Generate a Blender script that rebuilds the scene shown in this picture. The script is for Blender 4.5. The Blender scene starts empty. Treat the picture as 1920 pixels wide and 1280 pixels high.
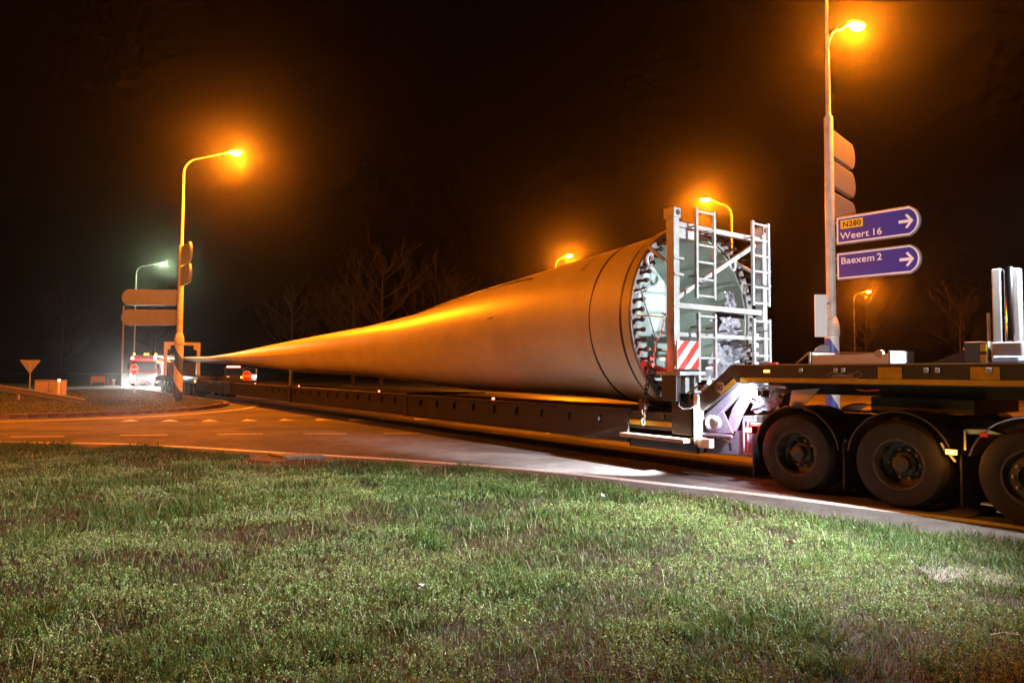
import bpy, bmesh, math, random
import numpy as np
from mathutils import Vector, Matrix
random.seed(7); rng = np.random.default_rng(11)
S = bpy.context.scene; COL = S.collection
R = math.radians

# ------------------------------------------------------------------ camera, world, exposure
cam = bpy.data.cameras.new('camera'); cam.lens = 24.0; cam.sensor_width = 36.0
cam.clip_start = 0.05; cam.clip_end = 1500
co = bpy.data.objects.new('camera', cam); COL.objects.link(co); S.camera = co
co.matrix_world = Matrix.Translation((0, 0, 1.6)) @ Matrix.Rotation(R(92.55), 4, 'X') @ Matrix.Rotation(R(0.29), 4, 'Z')
W = bpy.data.worlds.new('World'); S.world = W; W.use_nodes = True
bg = W.node_tree.nodes['Background']
sky = W.node_tree.nodes.new('ShaderNodeTexSky'); sky.sky_type = 'NISHITA'; sky.sun_disc = False
sky.sun_elevation = R(-9); sky.sun_rotation = R(200)
mixn = W.node_tree.nodes.new('ShaderNodeMix'); mixn.data_type = 'RGBA'; mixn.blend_type = 'ADD'; mixn.inputs[0].default_value = 1
mixn.inputs[7].default_value = (0.024, 0.011, 0.004, 1)          # sodium light pollution over the town
W.node_tree.links.new(sky.outputs[0], mixn.inputs[6]); W.node_tree.links.new(mixn.outputs[2], bg.inputs[0])
bg.inputs[1].default_value = 0.05
S.view_settings.view_transform = 'Standard'; S.view_settings.look = 'None'
S.view_settings.exposure = 0.0; S.view_settings.gamma = 1.0
S.cycles.use_denoising = True; S.cycles.use_adaptive_sampling = True; S.cycles.adaptive_threshold = .03; S.cycles.max_bounces = 4; S.cycles.diffuse_bounces = 2; S.cycles.glossy_bounces = 2
S.cycles.transmission_bounces = 4; S.cycles.volume_bounces = 0; S.cycles.sample_clamp_indirect = 4.0
S.cycles.caustics_reflective = False; S.cycles.caustics_refractive = False

SODIUM = (1.0, 0.205, 0.004); COOL = (0.93, 0.97, 1.0)

# ------------------------------------------------------------------ materials
MATS = {}
def mat(name, col, rough=0.6, metal=0.0, var=0.0, scale=6.0, col2=None, bump=0.0, bscale=40.0, coat=0.0, fac=None, spec=0.5, emit=None, estr=0.0, detail=5.0):
    if name in MATS: return MATS[name]
    m = bpy.data.materials.new(name); m.use_nodes = True; nt = m.node_tree; N = nt.nodes; L = nt.links
    p = N['Principled BSDF']; p.inputs['Roughness'].default_value = rough; p.inputs['Metallic'].default_value = metal
    p.inputs['Coat Weight'].default_value = coat; p.inputs['Specular IOR Level'].default_value = spec
    c1 = (*col, 1); p.inputs['Base Color'].default_value = c1
    tc = N.new('ShaderNodeTexCoord')
    if var or col2:
        nz = N.new('ShaderNodeTexNoise'); nz.inputs['Scale'].default_value = scale; nz.inputs['Detail'].default_value = detail
        nz.inputs['Roughness'].default_value = 0.62
        L.new(tc.outputs['Object'], nz.inputs['Vector'])
        rp = N.new('ShaderNodeValToRGB')
        lo, hi = fac or (0.35, 0.68)
        rp.color_ramp.elements[0].position = lo; rp.color_ramp.elements[1].position = hi
        c2 = (*col2, 1) if col2 else (*[c * (1 - var) for c in col], 1)
        rp.color_ramp.elements[0].color = c2; rp.color_ramp.elements[1].color = c1
        L.new(nz.outputs['Fac'], rp.inputs['Fac']); L.new(rp.outputs['Color'], p.inputs['Base Color'])
    if bump:
        n2 = N.new('ShaderNodeTexNoise'); n2.inputs['Scale'].default_value = bscale; n2.inputs['Detail'].default_value = 4
        L.new(tc.outputs['Object'], n2.inputs['Vector'])
        b = N.new('ShaderNodeBump'); b.inputs['Strength'].default_value = bump; b.inputs['Distance'].default_value = 0.02
        L.new(n2.outputs['Fac'], b.inputs['Height']); L.new(b.outputs['Normal'], p.inputs['Normal'])
    if emit:
        p.inputs['Emission Color'].default_value = (*emit, 1); p.inputs['Emission Strength'].default_value = estr
    MATS[name] = m
    return m

def asphalt_mat():
    m = bpy.data.materials.new('asphalt'); m.use_nodes = True; nt = m.node_tree; N = nt.nodes; L = nt.links
    p = N['Principled BSDF']; p.inputs['Roughness'].default_value = 0.85; p.inputs['Specular IOR Level'].default_value = 0.3
    tc = N.new('ShaderNodeTexCoord')
    def noise(s, d=3, r=.6):
        n = N.new('ShaderNodeTexNoise'); n.inputs['Scale'].default_value = s; n.inputs['Detail'].default_value = d
        n.inputs['Roughness'].default_value = r; L.new(tc.outputs['Object'], n.inputs['Vector']); return n
    fine = noise(34, 6, .9); big = noise(.35, 5, .65); mid = noise(3.2, 4)
    v = N.new('ShaderNodeTexVoronoi'); v.inputs['Scale'].default_value = 60; L.new(tc.outputs['Object'], v.inputs['Vector'])
    r1 = N.new('ShaderNodeValToRGB'); r1.color_ramp.elements[0].position = .30; r1.color_ramp.elements[1].position = .72
    r1.color_ramp.elements[0].color = (.030, .029, .028, 1); r1.color_ramp.elements[1].color = (.29, .28, .265, 1)
    L.new(fine.outputs['Fac'], r1.inputs['Fac'])
    r2 = N.new('ShaderNodeValToRGB'); r2.color_ramp.elements[0].position = .36; r2.color_ramp.elements[1].position = .62
    r2.color_ramp.elements[0].color = (.50, .48, .46, 1); r2.color_ramp.elements[1].color = (1.12, 1.1, 1.08, 1)
    L.new(big.outputs['Fac'], r2.inputs['Fac'])
    mx = N.new('ShaderNodeMix'); mx.data_type = 'RGBA'; mx.blend_type = 'MULTIPLY'; mx.inputs[0].default_value = 1
    L.new(r1.outputs[0], mx.inputs[6]); L.new(r2.outputs[0], mx.inputs[7])
    r3 = N.new('ShaderNodeValToRGB'); r3.color_ramp.elements[0].position = .33; r3.color_ramp.elements[1].position = .6
    r3.color_ramp.elements[0].color = (.72, .7, .68, 1); r3.color_ramp.elements[1].color = (1, 1, 1, 1)
    L.new(mid.outputs['Fac'], r3.inputs['Fac'])
    mx2 = N.new('ShaderNodeMix'); mx2.data_type = 'RGBA'; mx2.blend_type = 'MULTIPLY'; mx2.inputs[0].default_value = 1
    L.new(mx.outputs[2], mx2.inputs[6]); L.new(r3.outputs[0], mx2.inputs[7]); L.new(mx2.outputs[2], p.inputs['Base Color'])
    b = N.new('ShaderNodeBump'); b.inputs['Strength'].default_value = .55; b.inputs['Distance'].default_value = .012
    L.new(v.outputs['Distance'], b.inputs['Height']); L.new(b.outputs['Normal'], p.inputs['Normal'])
    return m

def paint_mat():                                                  # worn thermoplastic road paint
    m = mat('road_paint', (.62, .61, .57), .55, col2=(.16, .155, .15), scale=14, fac=(.30, .46), bump=.3, bscale=120)
    return m

def grass_mat(name, trans=.25):
    m = bpy.data.materials.new(name); m.use_nodes = True; nt = m.node_tree; N = nt.nodes; L = nt.links
    p = N['Principled BSDF']; p.inputs['Roughness'].default_value = .55; p.inputs['Specular IOR Level'].default_value = .3
    a = N.new('ShaderNodeAttribute'); a.attribute_name = 'tint'
    L.new(a.outputs['Color'], p.inputs['Base Color'])
    t = N.new('ShaderNodeBsdfTranslucent'); L.new(a.outputs['Color'], t.inputs['Color'])
    mx = N.new('ShaderNodeMixShader'); mx.inputs[0].default_value = trans
    L.new(p.outputs[0], mx.inputs[1]); L.new(t.outputs[0], mx.inputs[2]); L.new(mx.outputs[0], N['Material Output'].inputs['Surface'])
    return m

def helix_mat():                                                  # blue and white diagonal bands of the pole foot
    m = bpy.data.materials.new('banded_pole_paint'); m.use_nodes = True; nt = m.node_tree; N = nt.nodes; L = nt.links
    p = N['Principled BSDF']; p.inputs['Roughness'].default_value = .45
    tc = N.new('ShaderNodeTexCoord'); sx = N.new('ShaderNodeSeparateXYZ'); L.new(tc.outputs['Object'], sx.inputs[0])
    def mth(op, a, b=None):
        n = N.new('ShaderNodeMath'); n.operation = op
        for i, v in enumerate((a, b)):
            if v is None: continue
            if isinstance(v, (int, float)): n.inputs[i].default_value = v
            else: L.new(v, n.inputs[i])
        return n.outputs[0]
    ang = mth('MULTIPLY', sx.outputs['X'], 1.7)
    v = mth('FRACT', mth('ADD', mth('MULTIPLY', mth('ADD', sx.outputs['Z'], ang), .62), .52))
    band = mth('GREATER_THAN', v, .5)
    low = mth('LESS_THAN', sx.outputs['Z'], 2.62)
    f = mth('MULTIPLY', band, low)
    mx = N.new('ShaderNodeMix'); mx.data_type = 'RGBA'; L.new(f, mx.inputs[0])
    mx.inputs[6].default_value = (.62, .60, .55, 1); mx.inputs[7].default_value = (.035, .07, .33, 1); L.new(mx.outputs[2], p.inputs['Base Color'])
    return m

M_WHITE = mat('white_steel_paint', (.44, .45, .45), .42, var=.28, scale=5, bump=.05)
M_BLACK = mat('black_chassis_paint', (.020, .018, .016), .42, col2=(.045, .038, .028), scale=4, fac=(.3, .8))
M_OLIVE = mat('dark_beam_paint', (.036, .032, .022), .45, col2=(.018, .016, .013), scale=1.7, bump=.06)
M_YELLOW = mat('yellow_reflective_tape', (.62, .36, .02), .4, var=.25, scale=9)
M_LAV = mat('cool_lit_pale_paint', (.42, .42, .55), .42, var=.22, scale=7, bump=.05)  # cool lamp tint is mixed into this pale paint
M_RUBBER = mat('tyre_rubber', (.008, .008, .008), .8, col2=(.018, .016, .014), scale=8, bump=.25, bscale=70)
M_RIM = mat('dusty_steel_rim', (.085, .075, .06), .6, metal=.2, col2=(.03, .025, .02), scale=10)
M_ALU = mat('brushed_aluminium', (.62, .65, .68), .32, metal=.75, var=.2, scale=8)
M_CHROME = mat('polished_steel', (.7, .72, .74), .12, metal=1.0)
M_GALV = mat('galvanised_steel', (.40, .40, .38), .45, metal=.4, var=.3, scale=5)
M_POLE = mat('pale_pole_paint', (.56, .55, .50), .5, col2=(.33, .31, .27), scale=3.5, fac=(.25, .6), bump=.05)
M_SIGNBACK = mat('sign_casing', (.24, .26, .27), .45, var=.12, scale=3)
M_BLUE = mat('blue_sign_face', (.022, .032, .30), .35, var=.1, scale=3)
M_SIGNWHITE = mat('white_sign_print', (.78, .78, .76), .45)
M_SIGNYEL = mat('yellow_sign_plate', (.78, .50, .03), .45)
M_INK = mat('black_print', (.02, .02, .02), .5)
M_RED = mat('red_reflective', (.62, .05, .04), .4, var=.12, scale=12)
M_STRAP = mat('beige_strap', (.60, .48, .32), .8, var=.2, scale=14)
M_FOIL = mat('silver_plastic_sheet', (.42, .43, .49), .22, metal=.35, var=.25, scale=6)
M_TREE = mat('bare_bark', (.011, .009, .007), .9, var=.4, scale=5)
M_CONC = mat('weathered_concrete', (.36, .33, .28), .85, col2=(.20, .175, .145), scale=7, bump=.3)
M_KERB = mat('brown_kerb_stone', (.25, .18, .14), .85, col2=(.13, .085, .065), scale=6, bump=.3)
M_SOIL = mat('soil_and_moss', (.024, .027, .010), .95, col2=(.014, .010, .005), scale=2.4, bump=1.0, bscale=55, fac=(.38, .62), detail=12)
M_GRND = mat('far_grass', (.060, .068, .022), .95, col2=(.030, .027, .012), scale=.8, bump=.8, bscale=12, detail=10)
M_DARKGLASS = mat('dark_glass', (.02, .022, .025), .06)
M_WOOD = mat('worn_timber', (.40, .29, .20), .7, var=.35, scale=11)
def glow(name, c, s): return mat(name, c, .3, emit=c, estr=s)
E_SOD = glow('sodium_bulb', (1.0, .62, .22), 40); E_GRN = glow('mercury_bulb', (.85, 1.0, .72), 40)
E_RED = glow('red_lamp', (1.0, .11, .07), 15); E_AMB = glow('amber_lamp', (1.0, .36, .05), 7); E_WHT = glow('white_lamp', (1, .97, .92), 30)
E_REDDIM = glow('glowing_red_visor', (.9, .08, .06), .55)  # the visor's lit look is emission in its own colour

# ------------------------------------------------------------------ mesh helpers
class MB:
    def __init__(s, xf=None): s.v = []; s.f = []; s.xf = xf
    def add(s, vs, fs):
        o = len(s.v); s.v += [tuple(s.xf(p)) if s.xf else tuple(p) for p in vs]; s.f += [tuple(i + o for i in f) for f in fs]; return s
    def box(s, x0, x1, y0, y1, z0, z1):
        return s.add([(x, y, z) for z in (z0, z1) for y in (y0, y1) for x in (x0, x1)],
                     [(0, 2, 3, 1), (4, 5, 7, 6), (0, 1, 5, 4), (2, 6, 7, 3), (0, 4, 6, 2), (1, 3, 7, 5)])
    def prism(s, pts, lo, hi, axis=1):
        """outline pts (2d) extruded along axis: axis 1 -> pts are (x,z); 0 -> (y,z); 2 -> (x,y)"""
        n = len(pts)
        def mk(p, t): return {1: (p[0], t, p[1]), 0: (t, p[0], p[1]), 2: (p[0], p[1], t)}[axis]
        return s.add([mk(p, lo) for p in pts] + [mk(p, hi) for p in pts],
                     [tuple(range(n)), tuple(range(2 * n - 1, n - 1, -1))] + [(i, i + n, (i + 1) % n + n, (i + 1) % n) for i in range(n)])
    def bar(s, p, q, w, h=None, up=(0, 0, 1)):
        p, q = Vector(p), Vector(q); d = (q - p).normalized(); h = h or w
        u = Vector(up); u = u if abs(d.dot(u)) < .95 else Vector((1, 0, 0))
        r = d.cross(u).normalized(); u = r.cross(d).normalized()
        c = [p + r * a * w / 2 + u * b * h / 2 for a, b in ((-1, -1), (1, -1), (1, 1), (-1, 1))]; e = [x + (q - p) for x in c]
        return s.add(c + e, [(0, 3, 2, 1), (4, 5, 6, 7)] + [(i, (i + 1) % 4, (i + 1) % 4 + 4, i + 4) for i in range(4)])
    def tube(s, pts, rad, n=8, caps=True, closed=False):
        pts = [Vector(p) for p in pts]; m = len(pts); rad = rad if isinstance(rad, (list, tuple)) else [rad] * m
        vs = []; prev = None
        for i, p in enumerate(pts):
            if closed: d = pts[(i + 1) % m] - pts[i - 1]
            else: d = (pts[min(i + 1, m - 1)] - pts[max(i - 1, 0)])
            d.normalize()
            if prev is None:
                r = d.cross(Vector((0, 0, 1)) if abs(d.z) < .9 else Vector((1, 0, 0))).normalized()
            else:
                r = (prev - d * prev.dot(d)).normalized()
            prev = r; u = d.cross(r)
            vs += [p + (r * math.cos(2 * math.pi * k / n) + u * math.sin(2 * math.pi * k / n)) * rad[i] for k in range(n)]
        fs = []
        for i in range(m if closed else m - 1):
            j = (i + 1) % m
            fs += [(i * n + k, i * n + (k + 1) % n, j * n + (k + 1) % n, j * n + k) for k in range(n)]
        if caps and not closed: fs += [tuple(range(n))[::-1], tuple(range((m - 1) * n, m * n))]
        return s.add(vs, fs)
    def lathe(s, prof, c=(0, 0, 0), axis='z', n=24, close=False, cap0=True):
        """prof: list of (radius, height along axis)"""
        vs = []; m = len(prof)
        for r, h in prof:
            for k in range(n):
                t = 2 * math.pi * k / n; x, y = r * math.cos(t), r * math.sin(t)
                vs.append({'z': (c[0] + x, c[1] + y, c[2] + h), 'x': (c[0] + h, c[1] + x, c[2] + y), 'y': (c[0] + x, c[1] + h, c[2] + y)}[axis])
        fs = [(i * n + k, i * n + (k + 1) % n, ((i + 1) % m) * n + (k + 1) % n, ((i + 1) % m) * n + k) for i in range(m if close else m - 1) for k in range(n)]
        if not close:
            if prof[0][0] > 1e-6 and cap0: fs.append(tuple(range(n))[::-1])
            if prof[-1][0] > 1e-6: fs.append(tuple(range((m - 1) * n, m * n)))
        return s.add(vs, fs)
    def mesh(s, name, material, smooth=False, recalc=True):
        me = bpy.data.meshes.new(name); me.from_pydata(s.v, [], s.f)
        bm = bmesh.new(); bm.from_mesh(me)
        bmesh.ops.remove_doubles(bm, verts=bm.verts, dist=1e-5)
        if recalc: bmesh.ops.recalc_face_normals(bm, faces=bm.faces)
        bm.to_mesh(me); bm.free()
        me.materials.append(material)
        if smooth:
            me.polygons.foreach_set('use_smooth', [True] * len(me.polygons))
            me.set_sharp_from_angle(angle=R(38)) if hasattr(me, 'set_sharp_from_angle') else None
        return me

def link(name, me, parent=None, loc=(0, 0, 0), rot=(0, 0, 0), scale=(1, 1, 1)):
    o = bpy.data.objects.new(name, me); COL.objects.link(o); o.parent = parent
    o.location = loc; o.rotation_euler = rot; o.scale = scale
    return o
def tag(o, label=None, cat=None, group=None, kind=None):
    for k, v in (('label', label), ('category', cat), ('group', group), ('kind', kind)):
        if v: o[k] = v
    return o
class Thing:
    """an Empty at the base of a thing; part meshes are given in world-like coordinates and moved into its frame"""
    def __init__(s, name, label, cat, loc=(0, 0, 0), rz=0.0, group=None, rig=None):
        s.rig = rig
        if rig:                                                   # rig = (s0, a0, z0): distance along / across the trailer's line
            loc = P(*rig); rz = RIG_A
        s.root = bpy.data.objects.new(name, None); COL.objects.link(s.root); s.root.location = loc; s.root.rotation_euler = (0, 0, rz)
        tag(s.root, label, cat, group)
    def mb(s):
        if s.rig:
            a, b, c = s.rig; return MB(lambda p: (-(p[0] - a), p[1] - b, p[2] - c))
        return MB()
    def loc(s, p):
        a, b, c = s.rig; return (-(p[0] - a), p[1] - b, p[2] - c)
    def part(s, name, mb, m, parent=None, smooth=False, bevel=0.0, recalc=True, kind=None):
        o = link(name, mb.mesh(name, m, smooth, recalc), parent or s.root)
        if bevel:
            b = o.modifiers.new('bevel', 'BEVEL'); b.width = bevel; b.segments = 2; b.limit_method = 'ANGLE'
        if kind: o['kind'] = kind
        return o
RIG_A = math.atan2(-.809, .588)
DV = Vector((-.588, .809, 0)).normalized(); NV = Vector((DV.y, -DV.x, 0))
def P(s, a, z): return tuple(DV * s + NV * a + Vector((0, 0, z)))
def light(name, kind, loc, energy, color, parent=None, radius=.1, aim=None, size=None, blend=.5):
    l = bpy.data.lights.new(name, kind); l.energy = energy; l.color = color; l.shadow_soft_size = radius
    o = bpy.data.objects.new(name, l); COL.objects.link(o); o.parent = parent; o.location = loc
    if aim is not None: o.rotation_euler = Vector(aim).to_track_quat('-Z', 'Y').to_euler()
    if size: l.spot_size = R(size); l.spot_blend = blend
    return o
def text(name, body, size, m, parent, loc, rot=(math.pi / 2, 0, 0), bold=.0, ext=.002, align='LEFT', sx=1.0):
    c = bpy.data.curves.new(name, 'FONT'); c.body = body; c.size = size; c.extrude = ext; c.offset = bold; c.align_x = align
    c.space_character = 1.06
    c.materials.append(m); o = bpy.data.objects.new(name, c); me = bpy.data.meshes.new_from_object(o); bpy.data.objects.remove(o)
    return link(name, me, parent, loc, rot, (sx, 1, 1))

# ------------------------------------------------------------------ ground, road, verge
def vnoise(x, y, sc, seed=0):
    """smooth value noise on numpy arrays"""
    r = np.random.default_rng(seed); g = r.random((64, 64))
    u = (x * sc) % 64; v = (y * sc) % 64; i = np.floor(u).astype(int); j = np.floor(v).astype(int); a = u - i; b = v - j
    a = a * a * (3 - 2 * a); b = b * b * (3 - 2 * b); i1 = (i + 1) % 64; j1 = (j + 1) % 64; i %= 64; j %= 64
    return (g[i, j] * (1 - a) + g[i1, j] * a) * (1 - b) + (g[i, j1] * (1 - a) + g[i1, j1] * a) * b
EDGE = np.array([(-80, 16.2), (-25, 15.3), (-10.7, 14.3), (-7.3, 13.65), (-4.44, 12.65), (-1.44, 11.5), (.34, 10.55), (1.81, 9.5), (2.75, 8.45), (3.45, 7.55), (4.89, 6.55), (7, 4.3), (12, -2.2), (26, -21)])
def edge_dist(x, y):
    """signed distance to the grass edge, positive on the verge"""
    best = np.full(x.shape, 1e9); sign = np.ones(x.shape)
    for (ax, ay), (bx, by) in zip(EDGE[:-1], EDGE[1:]):
        dx, dy = bx - ax, by - ay; t = np.clip(((x - ax) * dx + (y - ay) * dy) / (dx * dx + dy * dy), 0, 1)
        d = np.hypot(x - ax - t * dx, y - ay - t * dy); cr = (dx * (y - ay) - dy * (x - ax))
        m = d < best; best = np.where(m, d, best); sign = np.where(m, np.where(cr < 0, 1.0, -1.0), sign)
    return best * sign + (vnoise(x, y, 1.1, 3) - .5) * .55 + (vnoise(x, y, 4.5, 4) - .5) * .25
def verge_z(x, y):
    d = edge_dist(x, y); t = np.clip((d + .12) / .5, 0, 1); t = t * t * (3 - 2 * t)
    und = (vnoise(x, y, .55, 5) - .5) * .10 + (vnoise(x, y, 2.2, 6) - .5) * .045 + (vnoise(x, y, 7, 7) - .5) * .018
    return -.05 + t * (.075 + und) + np.clip(d - 1.0, 0, 2.5) * .012
def grid_obj(name, x0, x1, y0, y1, st, zf, material, keep=None):
    xs = np.arange(x0, x1 + st / 2, st); ys = np.arange(y0, y1 + st / 2, st); X, Y = np.meshgrid(xs, ys)
    Z = zf(X, Y); v = np.stack([X, Y, Z], -1).reshape(-1, 3); nx = len(xs)
    i = (np.arange(len(ys) - 1)[:, None] * nx + np.arange(nx - 1)[None]).reshape(-1)
    if keep is not None:
        k = keep(X, Y)[:-1, :-1].reshape(-1); i = i[k]
    f = np.stack([i, i + 1, i + nx + 1, i + nx], -1)
    me = bpy.data.meshes.new(name); me.from_pydata(v.tolist(), [], f.tolist()); me.materials.append(material)
    me.polygons.foreach_set('use_smooth', [True] * len(me.polygons)); return link(name, me)
tag(link('ground', MB().add([(-400, -400, -.09), (400, -400, -.09), (400, 400, -.09), (-400, 400, -.09)], [(0, 1, 2, 3)]).mesh('ground', M_GRND)), kind='structure')

ROAD = [(-120, -45), (120, -45), (120, 58), (-23, 58), (-77, 131), (-84, 127), (-21, 41), (-14, 34), (-14, 25), (-20, 22.6), (-50, 21.5), (-120, 19)]
def poly_sheet(pts, z):
    bm = bmesh.new(); vs = [bm.verts.new((x, y, z)) for x, y in pts]; bm.faces.new(vs)
    bmesh.ops.triangulate(bm, faces=bm.faces); bmesh.ops.recalc_face_normals(bm, faces=bm.faces)
    if sum(f.normal.z for f in bm.faces) < 0: bmesh.ops.reverse_faces(bm, faces=bm.faces)
    me = bpy.data.meshes.new('sheet'); bm.to_mesh(me); bm.free(); return me
me = poly_sheet(ROAD, 0); me.name = 'road'; me.materials.append(asphalt_mat())
road = tag(link('road', me), kind='structure')
PAINT = paint_mat()
M_PATCH = mat('patch_asphalt', (.060, .058, .056), .85, col2=(.035, .034, .033), scale=30, bump=.4, bscale=60)
for pts in ([(-7.4, 18.3), (-3.6, 18.6), (-3.5, 19.9), (-7.3, 19.5)], [(-13.5, 17.6), (-11.2, 17.75), (-11.1, 18.2), (-13.4, 18.05)], [(-1.0, 13.9), (1.9, 13.0), (2.2, 13.7), (-.7, 14.7)]):
    me = poly_sheet(pts, .002); me.materials.append(M_PATCH); link('asphalt_patch', me, road)
def strip(name, pts, w, z=.004):
    pts = [Vector((x, y, 0)) for x, y in pts]; L, Rr = [], []
    for i, p in enumerate(pts):
        d = (pts[min(i + 1, len(pts) - 1)] - pts[max(i - 1, 0)]).normalized(); n = Vector((-d.y, d.x, 0)) * w / 2
        L.append((p + n)[:2] + (z,)); Rr.append((p - n)[:2] + (z,))
    n = len(pts); mb = MB().add(L + Rr, [(i, i + n, i + n + 1, i + 1) for i in range(n - 1)])
    me = mb.mesh(name, PAINT)
    if me.polygons[0].normal.z < 0: me.flip_normals()
    return link(name, me, road)
def smooth_line(pts, k=6):
    out = []; p = [Vector((x, y, 0)) for x, y in pts]
    for i in range(len(p) - 1):
        a, b, c, d = p[max(i - 1, 0)], p[i], p[i + 1], p[min(i + 2, len(p) - 1)]
        for j in range(k):
            t = j / k; q = .5 * ((2 * b) + (c - a) * t + (2 * a - 5 * b + 4 * c - d) * t * t + (3 * b - a - 3 * c + d) * t ** 3); out.append((q.x, q.y))
    return out + [tuple(p[-1][:2])]
strip('edge_line', smooth_line([(-60, 16.9), (-20, 15.6), (-9.8, 15.0), (-7.31, 14.5), (-4.83, 13.54), (-2.01, 12.43), (.36, 11.24), (2.23, 9.87), (3.41, 8.97), (3.98, 8.45), (5.35, 7.19), (7.4, 4.75), (12.4, -1.9), (20, -12)]), .20)
ISL_LINE = [(-60, 19.2), (-30, 20.1), (-20, 20.6), (-15.7, 21.04), (-13.4, 22.6), (-11.97, 24.45), (-11.25, 27.9), (-11.4, 30.2), (-11.75, 31.5), (-12.5, 32.6), (-13.8, 34.4), (-15.8, 36.9), (-24, 48), (-40, 70)]
strip('island_line', smooth_line(ISL_LINE), .20)
for x0, y0, x1, y1 in [(-19.0, 15.6, -17.9, 15.75), (-16.6, 15.85, -15.4, 16.0), (-14.2, 16.0, -13.1, 16.15), (-11.87, 16.26, -10.73, 16.46), (-9.58, 16.79, -8.51, 16.99), (-7.38, 17.2, -6.32, 17.41), (-5.31, 17.47, -4.21, 17.53), (-3.3, 17.73, -2.34, 17.78), (-1.3, 17.85, -.2, 17.9), (.9, 17.95, 2.0, 18.0), (3.1, 18.05, 4.2, 18.1), (5.3, 18.1, 6.4, 18.15)]:
    strip('lane_dash', [(x0, y0), (x1, y1)], .13)
tri = MB().add([(-.26, 0, 0), (.26, 0, 0), (0, .95, 0)], [(0, 1, 2)]).mesh('give_way_triangle', PAINT)
for x, y in [(-11.87, 21.3), (-10.67, 21.4), (-9.46, 21.5), (-8.32, 21.75), (-7.2, 22.0), (-6.1, 22.15), (-5.04, 22.26), (-4.05, 22.5), (-2.95, 22.7), (-1.85, 22.9)]:
    link('give_way_triangle', tri, road, (x, y, .004), (0, 0, R(26)))
for k in range(10):                                               # lane line on the far side of the junction
    x = 2 + k * 4.2
    strip('lane_dash', [(x, 34 + k * .5), (x + 1.6, 34.2 + k * .5)], .13)
strip('edge_line', [(-4, 29.5), (10, 31), (30, 33), (60, 36)], .18)

verge = grid_obj('verge', -34, 14, -9, 16.8, .14, verge_z, M_SOIL, keep=lambda X, Y: edge_dist(X, Y) > -.9)
tag(verge, kind='structure')

# grass blades and small weeds of the verge: far beyond counting
def scatter(n, ylo, yhi, wide, power):
    u = rng.random(n); y = (ylo ** power + u * (yhi ** power - ylo ** power)) ** (1 / power)
    x = (rng.random(n) * 2 - 1) * (wide * y + 1.2); return x, y
def soup(name, verts, tris, tint, material):
    me = bpy.data.meshes.new(name); nv = len(verts); nt = len(tris)
    me.vertices.add(nv); me.vertices.foreach_set('co', verts.astype(np.float32).ravel())
    me.loops.add(nt * 3); me.loops.foreach_set('vertex_index', tris.astype(np.int32).ravel())
    me.polygons.add(nt); me.polygons.foreach_set('loop_start', np.arange(0, nt * 3, 3, dtype=np.int32))
    at = me.attributes.new('tint', 'FLOAT_COLOR', 'POINT')
    at.data.foreach_set('color', np.c_[tint, np.ones(nv)].astype(np.float32).ravel())
    me.update(); me.materials.append(material); return link(name, me)
def blades(x, y, z, h, w, tint, lean):
    n = len(x); th = rng.random(n) * 2 * np.pi; la = rng.random(n) * 2 * np.pi
    sx, sy = np.cos(th) * w, np.sin(th) * w; l = lean * h; dx, dy = np.cos(la) * l, np.sin(la) * l
    V = np.empty((n, 5, 3))
    V[:, 0] = np.c_[x - sx, y - sy, z - .012]; V[:, 1] = np.c_[x + sx, y + sy, z - .012]
    V[:, 2] = np.c_[x - sx * .75 + dx * .35, y - sy * .75 + dy * .35, z + h * .6]; V[:, 3] = np.c_[x + sx * .75 + dx * .35, y + sy * .75 + dy * .35, z + h * .6]
    V[:, 4] = np.c_[x + dx, y + dy, z + h * (1 - .35 * lean)]
    b = (np.arange(n) * 5)[:, None]; T = np.concatenate([b + [0, 1, 3], b + [0, 3, 2], b + [2, 3, 4]])
    return V.reshape(-1, 3), T, np.repeat(tint, 5, 0)
def pick(cols, w, n): return np.array(cols)[rng.choice(len(cols), n, p=np.array(w) / sum(w))]
GM = grass_mat('verge_grass')
x, y = scatter(470000, 2.3, 15.2, .86, 1.0)
d = edge_dist(x, y); k = (d > .02) & (np.hypot((x + 3.8) / 1.0, (y - 12.2) / 1.0) > 1); x, y, d = x[k], y[k], d[k]
z = verge_z(x, y)
clump = vnoise(x, y, 1.6, 21) * .6 + vnoise(x, y, 5, 22) * .4; bare = vnoise(x, y, .9, 23) * .55 + vnoise(x, y, 3.1, 24) * .45
tall = np.clip((clump - .56) * 7, 0, 1); edge = np.clip(1.3 - d / .9, 0, 1)
k = rng.random(len(x)) < np.clip((bare - .30) * 4.5 + edge + tall, .5, 1); x, y, z, d, clump, bare, tall, edge = [q[k] for q in (x, y, z, d, clump, bare, tall, edge)]
n = len(x); big = np.maximum(1, y / 6.5)
h = (.030 + .035 * rng.random(n)) * (1 + tall * 1.3 + edge * 1.2) * (1 + .25 * (big - 1)); w = (.0018 + .0016 * rng.random(n)) * big
green = pick([(.070, .150, .026), (.100, .185, .040), (.055, .120, .030), (.13, .18, .06)], [4, 3, 3, 1.5], n)
dry = pick([(.145, .115, .052), (.085, .062, .028), (.20, .17, .09)], [3, 3, 1], n)
isdry = rng.random(n) < np.clip(.34 - (bare - .5) * 1.2 - tall * .35, .08, .8)
tint = np.where(isdry[:, None], dry, green) * (.75 + .5 * rng.random((n, 1)))
V, T, C = blades(x, y, z, h, w, tint, .35 + .75 * rng.random(n))
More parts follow.
